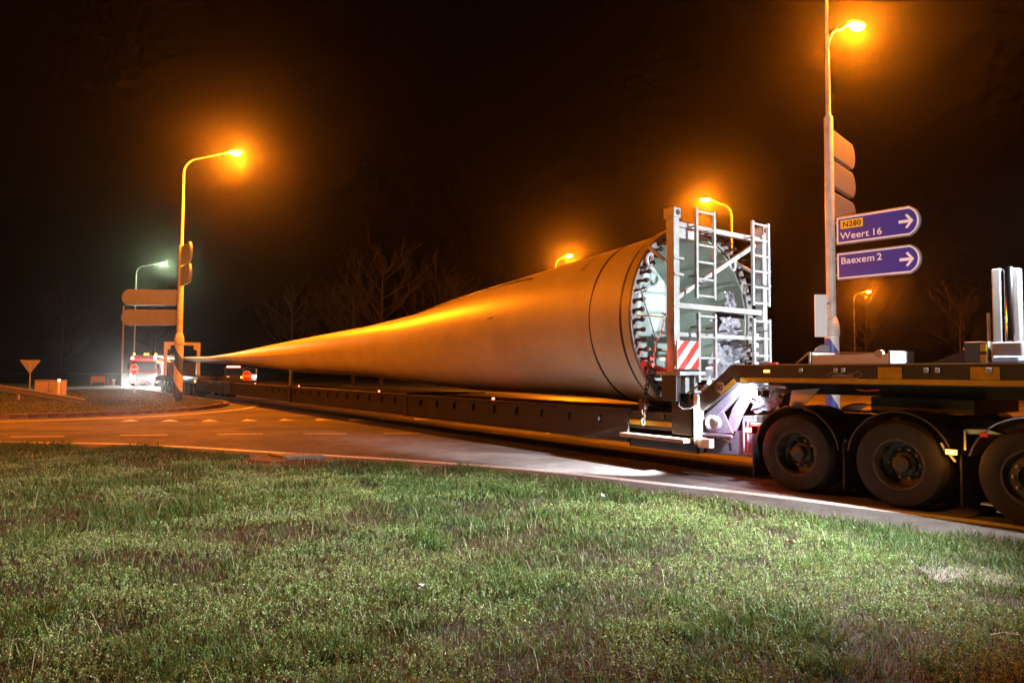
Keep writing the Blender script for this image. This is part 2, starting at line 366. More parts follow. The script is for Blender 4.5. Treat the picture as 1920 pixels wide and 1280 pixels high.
# long loose culms here and there
m_ = 5000; x2, y2 = scatter(m_, 2.6, 14, .86, 1.2); kk = edge_dist(x2, y2) > .1; x2, y2 = x2[kk], y2[kk]; m_ = len(x2)
V2, T2, C2 = blades(x2, y2, verge_z(x2, y2), .10 + .14 * rng.random(m_), .0022 * np.maximum(1, y2 / 5), np.tile((.30, .29, .17), (m_, 1)) * (.6 + .6 * rng.random((m_, 1))), .5 + .5 * rng.random(m_))
g = soup('verge_grass', np.r_[V, V2], np.r_[T, T2 + len(V)], np.r_[C, C2], GM)
tag(g, 'short patchy green and brown verge grass in front of the road', 'grass', kind='stuff')
# small pale weeds: a stem with a tuft of leaflets
x, y = scatter(150000, 2.4, 13.5, .84, 1.15)
k = (edge_dist(x, y) > .25) & (np.hypot((x + 3.8) / 1.0, (y - 12.2) / 1.0) > 1); x, y = x[k], y[k]
pm = vnoise(x, y, .8, 31) * .5 + vnoise(x, y, 2.7, 32) * .5
k = rng.random(len(x)) < np.clip((pm - .40) * 5.5, .04, 1); x, y = x[k], y[k]; n = len(x); z = verge_z(x, y)
h = .035 + .055 * rng.random(n); big = np.maximum(1, y / 6)
V, T, C = blades(x, y, z, h, .0011 * big, pick([(.20, .22, .09), (.20, .13, .06)], [3, 1], n), .25 * rng.random(n))
NL = 6; q = n * NL; px = np.repeat(x, NL) + (rng.random(q) - .5) * .022; py = np.repeat(y, NL) + (rng.random(q) - .5) * .022
pz = np.repeat(z + h * .8, NL) + (rng.random(q) - .75) * np.repeat(h, NL) * .55
sz = (.0022 + .0030 * rng.random(q)) * np.repeat(big, NL)
A = rng.normal(size=(q, 3)); A /= np.linalg.norm(A, axis=1)[:, None]; B = np.cross(A, rng.normal(size=(q, 3))); B /= np.linalg.norm(B, axis=1)[:, None]
c0 = np.c_[px, py, pz]; Q = np.stack([c0 - A * sz[:, None] * 1.4, c0 + B * sz[:, None], c0 + A * sz[:, None] * 1.4, c0 - B * sz[:, None]], 1).reshape(-1, 3)
b = (np.arange(q) * 4)[:, None]; TQ = np.concatenate([b + [0, 1, 2], b + [0, 2, 3]])
lc = pick([(.25, .40, .12), (.16, .30, .09), (.38, .50, .24), (.17, .15, .07)], [4, 3, 2, 1], n) * (.75 + .45 * rng.random((n, 1)))
g = soup('verge_weeds', np.r_[V, Q], np.r_[T, TQ + len(V)], np.r_[C, np.repeat(lc, NL * 4, 0)], GM)
tag(g, 'tiny pale green flowering weeds spread through the verge grass', 'weeds', kind='stuff')

# concrete slab at the grass edge, litter
t = Thing('drain_slab', 'tilted concrete slab sunk in the grass beside the edge line', 'slab', (-4.0, 12.85, .012), R(-24))
t.part('slab', MB().add([(-.62, -.10, .03), (.1, -.42, .035), (.62, .02, .04), (-.02, .34, .02), (-.62, -.10, -.08), (.1, -.42, -.08), (.62, .02, -.08), (-.02, .34, -.08)], [(0, 1, 2, 3), (4, 7, 6, 5), (0, 4, 5, 1), (1, 5, 6, 2), (2, 6, 7, 3), (3, 7, 4, 0)]), M_CONC, bevel=.012)
M_PAPER = mat('scrap_paper', (.75, .74, .72), .8)
for i, (x, y, lab) in enumerate([(1.15, 8.6, 'crumpled white paper scrap on grass near the road edge'), (2.55, 6.3, 'white petal of litter on the short grass'), (-.65, 4.9, 'pale litter flake between the weeds'), (2.95, 4.15, 'thin pale stick lying on the grass')]):
    zz = float(verge_z(np.array([x]), np.array([y]))[0]) + .03; mb = MB()
    if i == 3: mb.tube([(-.09, 0, 0), (0, .012, .012), (.09, -.01, .004)], .004, 6)
    else:
        r0 = random.Random(i); pts = [(r0.uniform(-.045, .045), r0.uniform(-.03, .03), r0.uniform(-.015, .04)) for _ in range(8)]
        mb.add(pts, [(0, 1, 2), (1, 2, 3), (2, 3, 4), (3, 4, 5), (4, 5, 6), (5, 6, 7)])
    o = link('litter_scrap' if i < 3 else 'stick', mb.mesh('litter', M_PAPER, recalc=False), None, (x, y, zz)); tag(o, lab, 'litter' if i < 3 else 'stick')

# ------------------------------------------------------------------ traffic island with kerb stones
ISL = smooth_line([(-60, 20.6), (-30, 21.5), (-20, 21.9), (-16.5, 22.3), (-14.5, 23.7), (-13.2, 25.6), (-12.6, 28), (-12.75, 30.3), (-13.3, 31.9), (-14.4, 33.6), (-17.2, 37.2), (-26, 49.2), (-44, 74)], 10)
def inset(line, w):
    out = []
    for i, p in enumerate(line):
        a, b = Vector(line[max(i - 1, 0)]), Vector(line[min(i + 1, len(line) - 1)]); dd = (b - a).normalized(); out.append((p[0] - dd.y * w, p[1] + dd.x * w))
    return out
top = inset(ISL, .12)
me = poly_sheet(top + [(-75, 74), (-75, 20.6)], .12); me.name = 'traffic_island'; me.materials.append(M_GRND)
isl = tag(link('traffic_island', me), kind='structure')
stones = [MB().box(-.245, .245, -.09 - .008 * i, .09, -.03, .135 + .012 * i).mesh('kerb_stone', M_KERB) for i in range(3)]
acc = 0; cnt = 0
for (ax, ay), (bx, by) in zip(ISL[:-1], ISL[1:]):
    seg = math.hypot(bx - ax, by - ay); ang = math.atan2(by - ay, bx - ax)
    while acc < seg and cnt < 160:
        x, y = ax + (bx - ax) * acc / seg, ay + (by - ay) * acc / seg
        if -24 < x and y < 48:
            o = link('kerb_stone', random.choice(stones), isl, (x, y, random.uniform(-.012, .008)), (random.uniform(-.03, .03), 0, ang + random.uniform(-.015, .015)))
            cnt += 1
        acc += .5
    acc -= seg
n = 42000; x = rng.uniform(-32, -12.6, n); y = rng.uniform(21.5, 52, n)
pl = np.array(top); ins = np.zeros(n, bool); poly = np.r_[pl, [(-75, 74), (-75, 20.6)]]
for (x1, y1), (x2, y2) in zip(poly, np.roll(poly, -1, 0)):
    c = ((y1 > y) != (y2 > y)) & (x < (x2 - x1) * (y - y1) / (y2 - y1 + 1e-12) + x1); ins ^= c
x, y = x[ins], y[ins]; n = len(x)
V, T, C = blades(x, y, np.full(n, .12), .035 + .07 * rng.random(n), .010 + .010 * rng.random(n), pick([(.085, .12, .03), (.12, .115, .045), (.065, .09, .025)], [3, 2, 2], n) * (.7 + .6 * rng.random((n, 1))), .4 + .5 * rng.random(n))
tag(soup('island_grass', V, T, C, GM), 'rough grass growing on the kerbed traffic island', 'grass', kind='stuff')

# ------------------------------------------------------------------ street lamps
M_BAND = helix_mat()
def lamp_post(loc, label, arms, power, color, emit, top=12.0, joint=9.2, stout=True, group='street lamps at the junction', hues=None):
    """arms: list of (dx, dy, dz, rise) luminaire offsets from the pole axis at the top"""
    t = Thing('street_lamp', label, 'street lamp', loc, 0, group)
    if stout:
        t.part('base', MB().lathe([(.20, 0), (.20, 2.75), (.195, 3.05), (.14, 3.25)], n=20), M_BAND, smooth=True)
        c = t.part('collar', MB().lathe([(.205, 2.70), (.222, 2.72), (.222, 2.78), (.215, 3.02), (.15, 3.24), (.13, 3.26)], n=20), M_POLE, smooth=True)
        t.part('pole', MB().lathe([(.132, 3.24), (.125, joint), (.07, joint + .08), (.055, top - 1.0), (.05, top - .92)], n=16), M_POLE, smooth=True)
    else:
        t.part('pole', MB().lathe([(.11, 0), (.10, 1.2), (.075, 1.3), (.05, top - .92)], n=12), M_GALV, smooth=True)
    for dx, dy, dz, lit in arms:
        r = math.hypot(dx, dy); ux, uy = dx / r, dy / r; h = top - .1; z1 = top + dz
        q = min(.75, r * .45); h -= .85; e1 = z1 - .26; pts = [(0, 0, h)] + [(ux * q * (1 - math.cos(k * math.pi / 12)), uy * q * (1 - math.cos(k * math.pi / 12)), h + (e1 - h) * math.sin(k * math.pi / 12)) for k in range(1, 7)] + [(ux * (r - .3), uy * (r - .3), z1 + .04)]
        t.part('arm', MB().tube(pts, [.05, .048, .045, .042, .04, .038, .036, .032], 8), M_POLE if stout else M_GALV, smooth=True)
        yaw = math.atan2(dy, dx); mb = MB().lathe([(0, -.02), (.09, 0), (.15, .02), (.17, .05), (.14, .10), (.07, .13), (0, .14)], n=16)
        mb.v = [(dx + (v[0] * 2.2) * math.cos(yaw) - v[1] * math.sin(yaw), dy + (v[0] * 2.2) * math.sin(yaw) + v[1] * math.cos(yaw), z1 + v[2]) for v in mb.v]
        lum = t.part('luminaire', mb, M_GALV, smooth=True)
        mb = MB().lathe([(0, -.14), (.07, -.125), (.12, -.08), (.145, -.01)], n=16)
        mb.v = [(dx + (v[0] * 1.9) * math.cos(yaw) - v[1] * math.sin(yaw), dy + (v[0] * 1.9) * math.sin(yaw) + v[1] * math.cos(yaw), z1 + v[2]) for v in mb.v]
        t.part('lamp_glass', mb, emit if lit else M_SIGNWHITE, parent=lum, smooth=True)
        if lit: light('lamp_light', 'POINT', (dx, dy, z1 - .22), power, color, t.root, .12)
    return t
PW = 19000
lamp_post((-16.0, 32.8, .12), 'tall lamp post with banded foot carrying sign boards on the grass island', [(2.6, -.2, .0, 1)], PW * 1.25, SODIUM, E_SOD, joint=7.5)
lamp_post((9.38, 20, 0), 'double armed lamp post carrying the blue direction signs', [(1.15, .5, .15, 1), (-.75, -1.6, .55, 0)], PW, SODIUM, E_SOD, top=12.1)
lamp_post((13.3, 41, 0), 'lit lamp post rising behind the white lattice frame', [(-1.6, 0, .1, 1)], PW, SODIUM, E_SOD, stout=False)
lamp_post((3.9, 61.2, 0), 'lit lamp post peeping over the shell of the white blade', [(1.25, 0, .1, 1)], PW, SODIUM, E_SOD, stout=False)
lamp_post((43.7, 87, 0), 'far lit lamp post seen below the blue direction signs', [(1.9, 0, .1, 1)], PW, SODIUM, E_SOD, stout=False)
lamp_post((-37.1, 67, 0), 'lamp post with greenish white light behind the sign boards', [(2.7, 0, .1, 1)], PW * .16, (.75, 1, .55), E_GRN, stout=False)
lamp_post((-24.5, 12.4, 0), 'unseen lamp post added on the near verge to light the blade', [(.3, 1.8, .0, 1)], PW * .9, SODIUM, E_SOD)  # added unseen lamp, lights the near side of the blade
t = Thing('mast', 'thin pale grey mast standing next to the red truck', 'mast', (-34.7, 60.8, 0))
t.part('pole', MB().lathe([(.13, 0), (.12, .5), (.09, .6), (.055, 7.2)], n=12), M_GALV, smooth=True); t.part('cap', MB().lathe([(.07, 7.2), (.07, 7.26), (0, 7.32)], n=12), M_GALV)

# ------------------------------------------------------------------ direction signs
def sign_outline(L, h, e=0.0):
    pts = [(e, e), (L - .26, e)]
    for k in range(1, 8):
        a = -1 + k / 4; pts.append((L - .26 + (.26 - e) * (1 - a * a) ** .75, h / 2 + a * (h / 2 - e)))
    return pts + [(L - .26, h - e), (e, h - e)]
def direction_sign(base, direction, z, L, h, label, group, lines=None, plate=None, face=True, thick=.13):
    ang = math.atan2(direction[1], direction[0])
    t = Thing('direction_sign', label, 'road sign', (base[0], base[1], z), ang, group)
    t.part('casing', MB().prism(sign_outline(L, h), -thick / 2, thick / 2), M_SIGNBACK, bevel=.02)
    for q in (.16, .76): t.part('bracket', MB().box(-.16, .06, -.03, .03, h * q, h * (q + .08)), M_GALV)
    if not face: return t
    y = -thick / 2
    o = sign_outline(L, h, .035); i = sign_outline(L, h, .075); nn = len(o)
    b = MB().add([(p[0], y - .004, p[1]) for p in o] + [(p[0], y - .004, p[1]) for p in i] + [(p[0], y + .002, p[1]) for p in o] + [(p[0], y + .002, p[1]) for p in i],
                 [(k, (k + 1) % nn, (k + 1) % nn + nn, k + nn) for k in range(nn)] + [(k, k + 2 * nn, (k + 1) % nn + 2 * nn, (k + 1) % nn) for k in range(nn)] + [(k + nn, (k + 1) % nn + nn, (k + 1) % nn + 3 * nn, k + 3 * nn) for k in range(nn)])
    panel = t.part('face_panel', MB().prism(sign_outline(L, h, .073), y - .003, y + .01), M_BLUE)
    t.part('border', b, M_SIGNWHITE, parent=panel)
    if lines:
        for body, x, zz, sz in [(wd, x + .095 * sz / .275 * 1.06 * 1.62 * q, zz, sz) for body, x, zz, sz in lines for q, wd in zip((0, WORD[body]), body.split())]: text('lettering', body, sz, M_SIGNWHITE, panel, (x, y - .005, zz), bold=.003)
        cx, cz, w, q = L - .29, h * .50, .042, .17
        a = MB().prism([(cx - .24, cz - w), (cx + .06, cz - w), (cx + .06, cz + w), (cx - .24, cz + w)], y - .008, y - .002)
        a.prism([(cx - .085, cz + q), (cx + .045, cz + w * .0), (cx + .125, cz), (cx - .03, cz + q + .03)], y - .0085, y - .002)
        a.prism([(cx - .085, cz - q), (cx - .03, cz - q - .03), (cx + .125, cz), (cx + .045, cz - w * .0)], y - .0085, y - .002)
        t.part('arrow', a, M_SIGNWHITE, parent=panel)
    if plate:
        body, x, zz, wd, ht, sz = plate
        pl = t.part('road_number_plate', MB().box(x, x + wd, y - .009, y - .002, zz, zz + ht), M_SIGNYEL)
        text('lettering', body, sz, M_INK, pl, (x + .06, y - .0095, zz + .05), bold=.005)
    return t
WORD = {'Weert 16': 5.2, 'Baexem 2': 6.0}
A = (.671, -.741); B = (.683, .731); pr = (9.38, 20)
def off(p, d, k): return (p[0] + d[0] * k, p[1] + d[1] * k)
GA = 'sign boards on the lamp posts'
direction_sign(off(pr, A, .19), A, 5.34, 2.22, .82, 'blue direction sign reading Weert 16 with yellow road number plate', None, [('Weert 16', .13, .15, .275)], ('N280', .14, .45, .62, .25, .215))
direction_sign(off(pr, A, .19), A, 4.31, 2.22, .80, 'blue direction sign reading Baexem 2 below the Weert sign', None, [('Baexem 2', .13, .46, .275)])
for z, h, lab in ((8.08, .80, 'uppermost beige sign casing high on the double armed lamp post'), (7.17, .78, 'middle beige sign casing on the double armed lamp post'), (6.24, .76, 'lowest beige sign casing just above the Weert sign')):
    direction_sign(off(pr, B, .19), B, z, 2.1, h, lab, None, face=False)
pl_ = (-16.0, 32.8); C_ = (-1, 0)
direction_sign(off(pl_, C_, .19), C_, 4.71, 2.62, .76, 'upper of two grey sign backs on the island lamp post', None)
direction_sign(off(pl_, C_, .19), C_, 3.75, 2.62, .76, 'lower of two grey sign backs on the island lamp post', None)
E_ = (.60, -.80)
direction_sign(off(pl_, E_, .19), E_, 6.62, 1.9, .92, 'upper edge-on orange lit sign high on the island lamp post', None, face=False)
direction_sign(off(pl_, E_, .19), E_, 5.62, 1.9, .92, 'lower edge-on orange lit sign on the island lamp post', None, face=False)
t = Thing('info_plate', 'blank pale rectangular plate on the double armed lamp post', 'road sign', (9.14, 19.86, 2.66), R(8))
t.part('plate', MB().box(-.34, .05, -.02, .02, 0, 1.24), M_SIGNWHITE, bevel=.015)
for q in (.2, .95): t.part('clamp', MB().box(-.02, .16, -.015, .03, q, q + .06), M_GALV)
t = Thing('round_sign', 'pale round sign seen from behind on the double armed lamp post', 'road sign', (9.10, 19.86, 2.02), R(8))
t.part('disc', MB().lathe([(.36, -.015), (.36, .015)], c=(-.02, 0, .05), axis='y', n=28), M_SIGNBACK); t.part('clamp', MB().box(-.02, .16, -.03, .03, .0, .06), M_GALV)

# ------------------------------------------------------------------ small roadside things on the far left
def post_sign(name, label, loc, face, rz=0, h=1.3):
    t = Thing(name, label, 'road sign', loc, rz); t.part('post', MB().lathe([(.035, 0), (.035, h)], n=10), M_GALV)
    return t
t = post_sign('give_way_sign', 'triangular give way sign seen from behind next to the crash barrier', (-29.6, 42, .12), None, R(18), 2.05)
t.part('plate', MB().prism([(-.56, 2.06), (.56, 2.06), (0, 1.2)], -.045, -.037), M_SIGNBACK, bevel=.004); t.part('spine', MB().box(-.07, .07, -.07, -.05, 1.4, 2.0), M_GALV)
def no_entry(loc, label, z, r, rz):
    t = post_sign('no_entry_sign', label, loc, None, rz, z + r * .8)
    d = t.part('disc', MB().lathe([(r, -.02), (r, .0)], c=(0, -.05, z), axis='y', n=30), M_RED)
    t.part('rim', MB().lathe([(r * .92, -.026), (r, -.026), (r, -.018), (r * .92, -.018)], c=(0, -.05, z), axis='y', n=30, close=True), M_SIGNWHITE, parent=d)
    t.part('bar', MB().box(-r * .72, r * .72, -.076, -.068, z - r * .17, z + r * .17), M_SIGNWHITE, parent=d); return t
no_entry((-17.4, 45, 0), 'red no entry sign with white bar beyond the trailer beam', 1.24, .36, R(-18))
no_entry((-23.7, 43, .12), 'red no entry sign on a short post in front of the red truck', 1.52, .36, R(-25))
t = Thing('utility_cabinet', 'low orange lit utility cabinet behind the crash barrier end', 'cabinet', (-25.8, 38.3, .12), R(6))
t.part('body', MB().box(-.72, .70, -.25, .25, 0, .86), mat('cabinet_paint', (.42, .34, .25), .5, var=.15, scale=3), bevel=.01)
t.part('lid', MB().box(-.75, .73, -.28, .28, .86, .91), M_GALV, bevel=.01); t.part('door_seam', MB().box(-.012, .012, -.256, -.24, .05, .82), M_BLACK)
t = Thing('marker_post', 'white reflective marker post next to the utility cabinet', 'marker post', (-25.0, 37.75, .12))
t.part('post', MB().box(-.05, .05, -.03, .03, 0, .92), M_SIGNWHITE, bevel=.01); t.part('cap', MB().box(-.055, .075, -.035, .035, .80, .97), glow('glowing_reflector', (.9, .88, .82), 1.0))  # cap emits a glow in place of reflected light
t = Thing('crash_barrier', 'galvanised crash barrier running down into the grass of the island', 'crash barrier', (-19.4, 31.1, .12), 0)
prof = [(-.02, 0), (.03, .04), (.03, .10), (-.03, .155), (.03, .21), (.03, .27), (-.02, .31)]
path = [(0, 0, -.14), (-1.4, .45, .02), (-3.2, 1.0, .24), (-5.3, 1.7, .44), (-9, 2.6, .46), (-16, 4.0, .46)]
vs = []; fs = []
for (x, y, z) in path: vs += [(x + q * .3, y - q, z + hz) for q, hz in prof] + [(x + (q + .006) * .3, y - q + .03, z + hz) for q, hz in prof]
for i in range(len(path) - 1):
    for k in range(6):
        a = i * 14 + k; b = a + 14; fs += [(a, a + 1, b + 1, b), (a + 7, b + 7, b + 8, a + 8)]
t.part('rail', MB().add(vs, fs), M_GALV, recalc=False, smooth=True)
for x, y, z in [(-1.9, .66, .10), (-4.0, 1.28, .4), (-6.2, 1.95, .6), (-8.3, 2.5, .6), (-10.4, 2.95, .6)]:
    t.part('post', MB().box(x - .04, x + .04, y + .03, y + .13, -.05, z + .1), M_GALV)
t = Thing('info_board', 'small orange board on two legs out on the far grass', 'board', (-40.3, 66.6, -.09), R(20))
t.part('panel', MB().box(-.62, .62, -.03, .03, .5, 1.08), mat('board_face', (.5, .26, .14), .5, var=.2, scale=4)); t.part('leg', MB().box(-.6, -.53, -.03, .03, 0, .5), M_GALV); t.part('leg', MB().box(.53, .6, -.03, .03, 0, .5), M_GALV); t.part('frame', MB().box(-.66, -.62, -.04, .04, .2, 1.12).box(.62, .66, -.04, .04, .2, 1.12), M_BLACK)
for i, (x, y, lab) in enumerate([(-38.7, 66.5, 'white roadside marker post on the far grass by the mast'), (-39.6, 67.5, 'short reddish marker post on the far grass by the board')]):
    t = Thing('marker_post', lab, 'marker post', (x, y, -.09)); t.part('post', MB().box(-.06, .06, -.04, .04, 0, .75), M_SIGNWHITE if i == 0 else M_RED); t.part('cap', MB().box(-.13, .13, -.06, .06, .6, .8), M_SIGNWHITE if i == 0 else M_RED)

# ------------------------------------------------------------------ turbine blade
TB = np.array([  # s, half height, centre height, near half width, far half width, trailing edge sharpness
    (7.95, 1.665, 2.55, 1.665, 1.665, 0), (8.12, 1.665, 2.55, 1.665, 1.665, 0), (8.16, 1.615, 2.55, 1.615, 1.615, 0), (8.95, 1.55, 2.55, 1.56, 1.56, 0), (9.0, 1.54, 2.55, 1.55, 1.55, 0), (10.2, 1.47, 2.54, 1.48, 1.52, .05), (12.3, 1.38, 2.47, 1.40, 1.62, .25),
    (14.6, 1.264, 2.37, 1.30, 1.8, .5), (17.5, 1.06, 2.28, 1.2, 1.95, .7), (21.2, .868, 2.275, 1.08, 2.0, .85), (28.8, .687, 2.24, .95, 1.7, .92), (34, .49, 2.25, .85, 1.45, .95), (38.3, .335, 2.26, .75, 1.25, .95), (44.6, .20, 2.25, .60, 1.0, .95), (53.6, .145, 2.42, .45, .75, .95), (62, .09, 2.72, .30, .5, .95), (66, .05, 2.85, .16, .25, .95), (67.2, .012, 2.88, .03, .05, .95)])
def blade_at(s):
    return [np.interp(s, TB[:, 0], TB[:, i]) for i in range(1, 6)]
def blade_pt(s, ph, grow=0.0):
    h, zc, wn, wf, k = blade_at(s); c, v = math.cos(ph), math.sin(ph)
    if c >= 0: return (s, 9.82 - (wn + grow) * c, zc + (h + grow) * v)
    return (s, 9.82 + (wf + grow) * -c, zc + (h + grow) * v * (1 - k * (-c) ** 2.2))
M_SHELL = mat('blade_gelcoat', (.70, .67, .58), .42, col2=(.54, .50, .42), scale=.9, fac=(.30, .62), detail=9, coat=.05, bump=.03, bscale=2.5)
bl = Thing('turbine_blade', 'huge white wind turbine blade lying on the long trailer', 'turbine blade', rig=(8.2, 9.82, .98))
ss = [7.95, 8.12, 8.16] + list(np.linspace(8.3, 12, 14)) + list(np.linspace(12.6, 30, 34)) + list(np.linspace(31, 62, 26)) + [64, 66, 66.8, 67.2]
NP = 72; mb = bl.mb()
mb.add([blade_pt(s, 2 * math.pi * k / NP) for s in ss for k in range(NP)], [(i * NP + k, i * NP + (k + 1) % NP, (i + 1) * NP + (k + 1) % NP, (i + 1) * NP + k) for i in range(len(ss) - 1) for k in range(NP)] + [tuple(range((len(ss) - 1) * NP, len(ss) * NP))])
shell = bl.part('shell', mb, M_SHELL, smooth=True)
def ring(prof, m, name, parent=None):
    """prof: (radius, s) closed around the root axis"""
    mb = bl.mb(); n = 72; vs = [(s, 9.82 + r * math.cos(2 * math.pi * k / n), 2.55 + r * math.sin(2 * math.pi * k / n)) for r, s in prof for k in range(n)]; q = len(prof)
    mb.add(vs, [(i * n + k, i * n + (k + 1) % n, ((i + 1) % q) * n + (k + 1) % n, ((i + 1) % q) * n + k) for i in range(q) for k in range(n)])
    return bl.part(name, mb, m, parent, smooth=True)
ring([(1.672, 7.90), (1.672, 7.955), (1.52, 7.955), (1.52, 7.90)], mat('root_flange_edge', (.22, .21, .21), .4, var=.1), 'root_flange')
M_IN = mat('raw_glass_fibre', (.26, .33, .27), .5, col2=(.36, .44, .38), scale=2.2, bump=.15, bscale=9)
ring([(1.535, 7.96), (1.465, 9.64), (1.44, 9.64), (1.505, 7.96)], M_IN, 'inner_wall')
mb = bl.mb(); n = 48
mb.add([(9.62, 9.82, 2.55)] + [(9.60 - .03 * math.sin(7 * k), 9.82 + 1.455 * math.cos(2 * math.pi * k / n), 2.55 + 1.455 * math.sin(2 * math.pi * k / n)) for k in range(n)], [(0, k + 1, (k + 1) % n + 1) for k in range(n)])
bl.part('bulkhead', mb, mat('bulkhead_sheet', (.56, .70, .70), .5, col2=(.40, .52, .50), scale=1.6, bump=.35, bscale=5))
mb = bl.mb(); mb.box(8.3, 9.58, 8.75, 10.9, 1.46, 1.50); bl.part('inner_floor', mb, M_IN)
for zz, w in ((2.05, .05), (2.75, .04)):                          # shelf edges and cable tray inside the root
    mb = bl.mb(); mb.box(9.50, 9.57, 8.60, 11.0, zz, zz + w); bl.part('inner_rail', mb, mat('tan_edging', (.55, .44, .30), .6))
for s0 in (9.02, 8.185):                                          # seams of the root band
    r = blade_at(s0)[0] + .004
    ring([(r + .010, s0 - .03), (r + .010, s0 + .03), (r - .03, s0 + .022), (r - .03, s0 - .022)], M_BLACK, 'seam_band')
stud = MB().lathe([(.026, -.06), (.026, .20), (.042, .205), (.042, .235), (.03, .26)], axis='x', n=10).mesh('root_stud', mat('oiled_stud', (.07, .05, .045), .5, metal=.5), True)
NS = 60
for k in range(NS):
    a = 2 * math.pi * (k + .5) / NS
    link('root_stud', stud, bl.root, bl.loc((7.95, 9.82 + 1.585 * math.cos(a), 2.55 + 1.585 * math.sin(a))))
mb = bl.mb()                                                      # vortex generators: a row of tiny fins
for k in range(150):
    s = 11.5 + 6.4 * k / 149; ph = R(50 + 30 * (k / 149) ** .9); p = Vector(blade_pt(s, ph)); q = Vector(blade_pt(s + .018, ph + .012)); nrm = Vector((0, -math.cos(ph), math.sin(ph)))
    mb.add([p - nrm * .01, q - nrm * .01, q + nrm * .05, p + nrm * .04, p - nrm * .01 + Vector((.024, 0, 0)), q - nrm * .01 + Vector((.024, 0, 0)), q + nrm * .05 + Vector((.024, 0, 0)), p + nrm * .04 + Vector((.024, 0, 0))],
           [(0, 1, 2, 3), (7, 6, 5, 4), (0, 4, 5, 1), (1, 5, 6, 2), (2, 6, 7, 3), (3, 7, 4, 0)])
bl.part('vortex_fins', mb, M_BLACK, kind='stuff')
mb = bl.mb()                                                      # faded stencilled serial mark by the root seam
for k in range(9):
    ph = R(41 + k * 2.7); w = (.05, .035, .05, .02, .045)[k % 5]
    mb.add([blade_pt(9.62, ph, .004), blade_pt(9.62 + .10, ph, .004), blade_pt(9.62 + .10, ph + w * .5, .004), blade_pt(9.62, ph + w * .5, .004)], [(0, 1, 2, 3)])
bl.part('stencil_mark', mb, mat('faded_stencil', (.16, .12, .10), .6), recalc=False)
mb = bl.mb(); mb.add([blade_pt(s, ph, .003) for s in (12.35, 12.6) for ph in (R(12), R(14.5))], [(0, 1, 3, 2)]); bl.part('scuff_mark', mb, mat('scuff', (.3, .28, .25), .6), recalc=False)

# crumpled silver sheet hanging in the root opening
def crumple(th, name, s0, a0, a1, z0, z1, m, seed, amp=.16, nx=16, nz=22, top=.45):
    r = random.Random(seed); ph = [(r.uniform(0, 6), r.uniform(3, 9), r.uniform(2, 7)) for _ in range(5)]
    def f(u, v): return sum(abs(math.sin(p + q * u + w * v)) - .5 for p, q, w in ph) / 3
    mb = th.mb(); vs = []
    for j in range(nz + 1):
        v = j / nz
        for i in range(nx + 1):
            u = i / nx; wid = 1 - (1 - top) * v
            vs.append((s0 + amp * f(u, v) + .05 * r.uniform(-1, 1), a0 + (a1 - a0) * (.5 + (u - .5) * wid) + .06 * f(v, u) + .03 * r.uniform(-1, 1), z0 + (z1 - z0) * v + .02 * r.uniform(-1, 1)))
    mb.add(vs, [(j * (nx + 1) + i, j * (nx + 1) + i + 1, (j + 1) * (nx + 1) + i + 1, (j + 1) * (nx + 1) + i) for j in range(nz) for i in range(nx)])
    return th.part(name, mb, m, recalc=False)
t = Thing('plastic_cover', 'crumpled silver plastic cover hanging in the open blade root', 'cover', rig=(7.62, 10.25, 1.25))
crumple(t, 'sheet', 7.62, 9.75, 10.85, 1.35, 2.72, M_FOIL, 4); crumple(t, 'upper_fold', 7.58, 10.0, 10.7, 2.35, 3.05, M_FOIL, 9, .1, 10, 10, .25)
mb = t.mb(); mb.bar((7.6, 9.9, 2.62), (7.6, 10.75, 2.62), .05); t.part('hem', mb, M_BLACK)

# ------------------------------------------------------------------ white lattice frame in front of the blade root
fr = Thing('transport_frame', 'white steel lattice frame with ladders bolted before the blade root', 'steel frame', rig=(7.36, 9.75, 1.15))
def fbox(name, s0, s1, a0, a1, z0, z1, m=M_WHITE, parent=None, bevel=.008):
    mb = fr.mb(); mb.box(s0, s1, a0, a1, z0, z1); return fr.part(name, mb, m, parent, bevel=bevel)
def fbar(name, p, q, w, h=None, m=M_WHITE, parent=None):
    mb = fr.mb(); mb.bar(p, q, w, h); return fr.part(name, mb, m, parent, bevel=.006)
for a in (8.50, 10.90):
    po = fbox('post', 7.28, 7.44, a, a + .13, 1.15, 4.12)
    c = fbox('corner_casting', 7.26, 7.48, a - .02, a + .15, 4.10, 4.27, parent=po)
    mb = fr.mb(); mb.lathe([(.045, 7.245), (.045, 7.27)], c=(0, a + .065, 4.185), axis='x', n=12); fr.part('casting_hole', mb, M_BLACK, parent=po)
    fbox('clamp_plate', 7.24, 7.30, a - .03, a + .20, 3.16, 3.20, parent=po); fbox('clamp_plate', 7.24, 7.30, a - .03, a + .20, 3.42, 3.46, parent=po)
fbar('crossbar', (7.36, 8.63, 4.02), (7.36, 10.9, 4.02), .085)
fbar('crossbar', (7.36, 8.63, 2.69), (7.36, 10.9, 2.69), .085, .09)
fbar('crossbar', (7.36, 8.63, 2.22), (7.36, 10.9, 2.22), .07)
fbar('crossbar', (7.36, 8.63, 1.24), (7.36, 10.9, 1.24), .14)
fbar('diagonal_brace', (7.42, 8.66, 2.80), (7.42, 10.86, 3.93), .075)
fbox('header_plate', 7.34, 7.40, 8.63, 9.15, 3.80, 3.97)
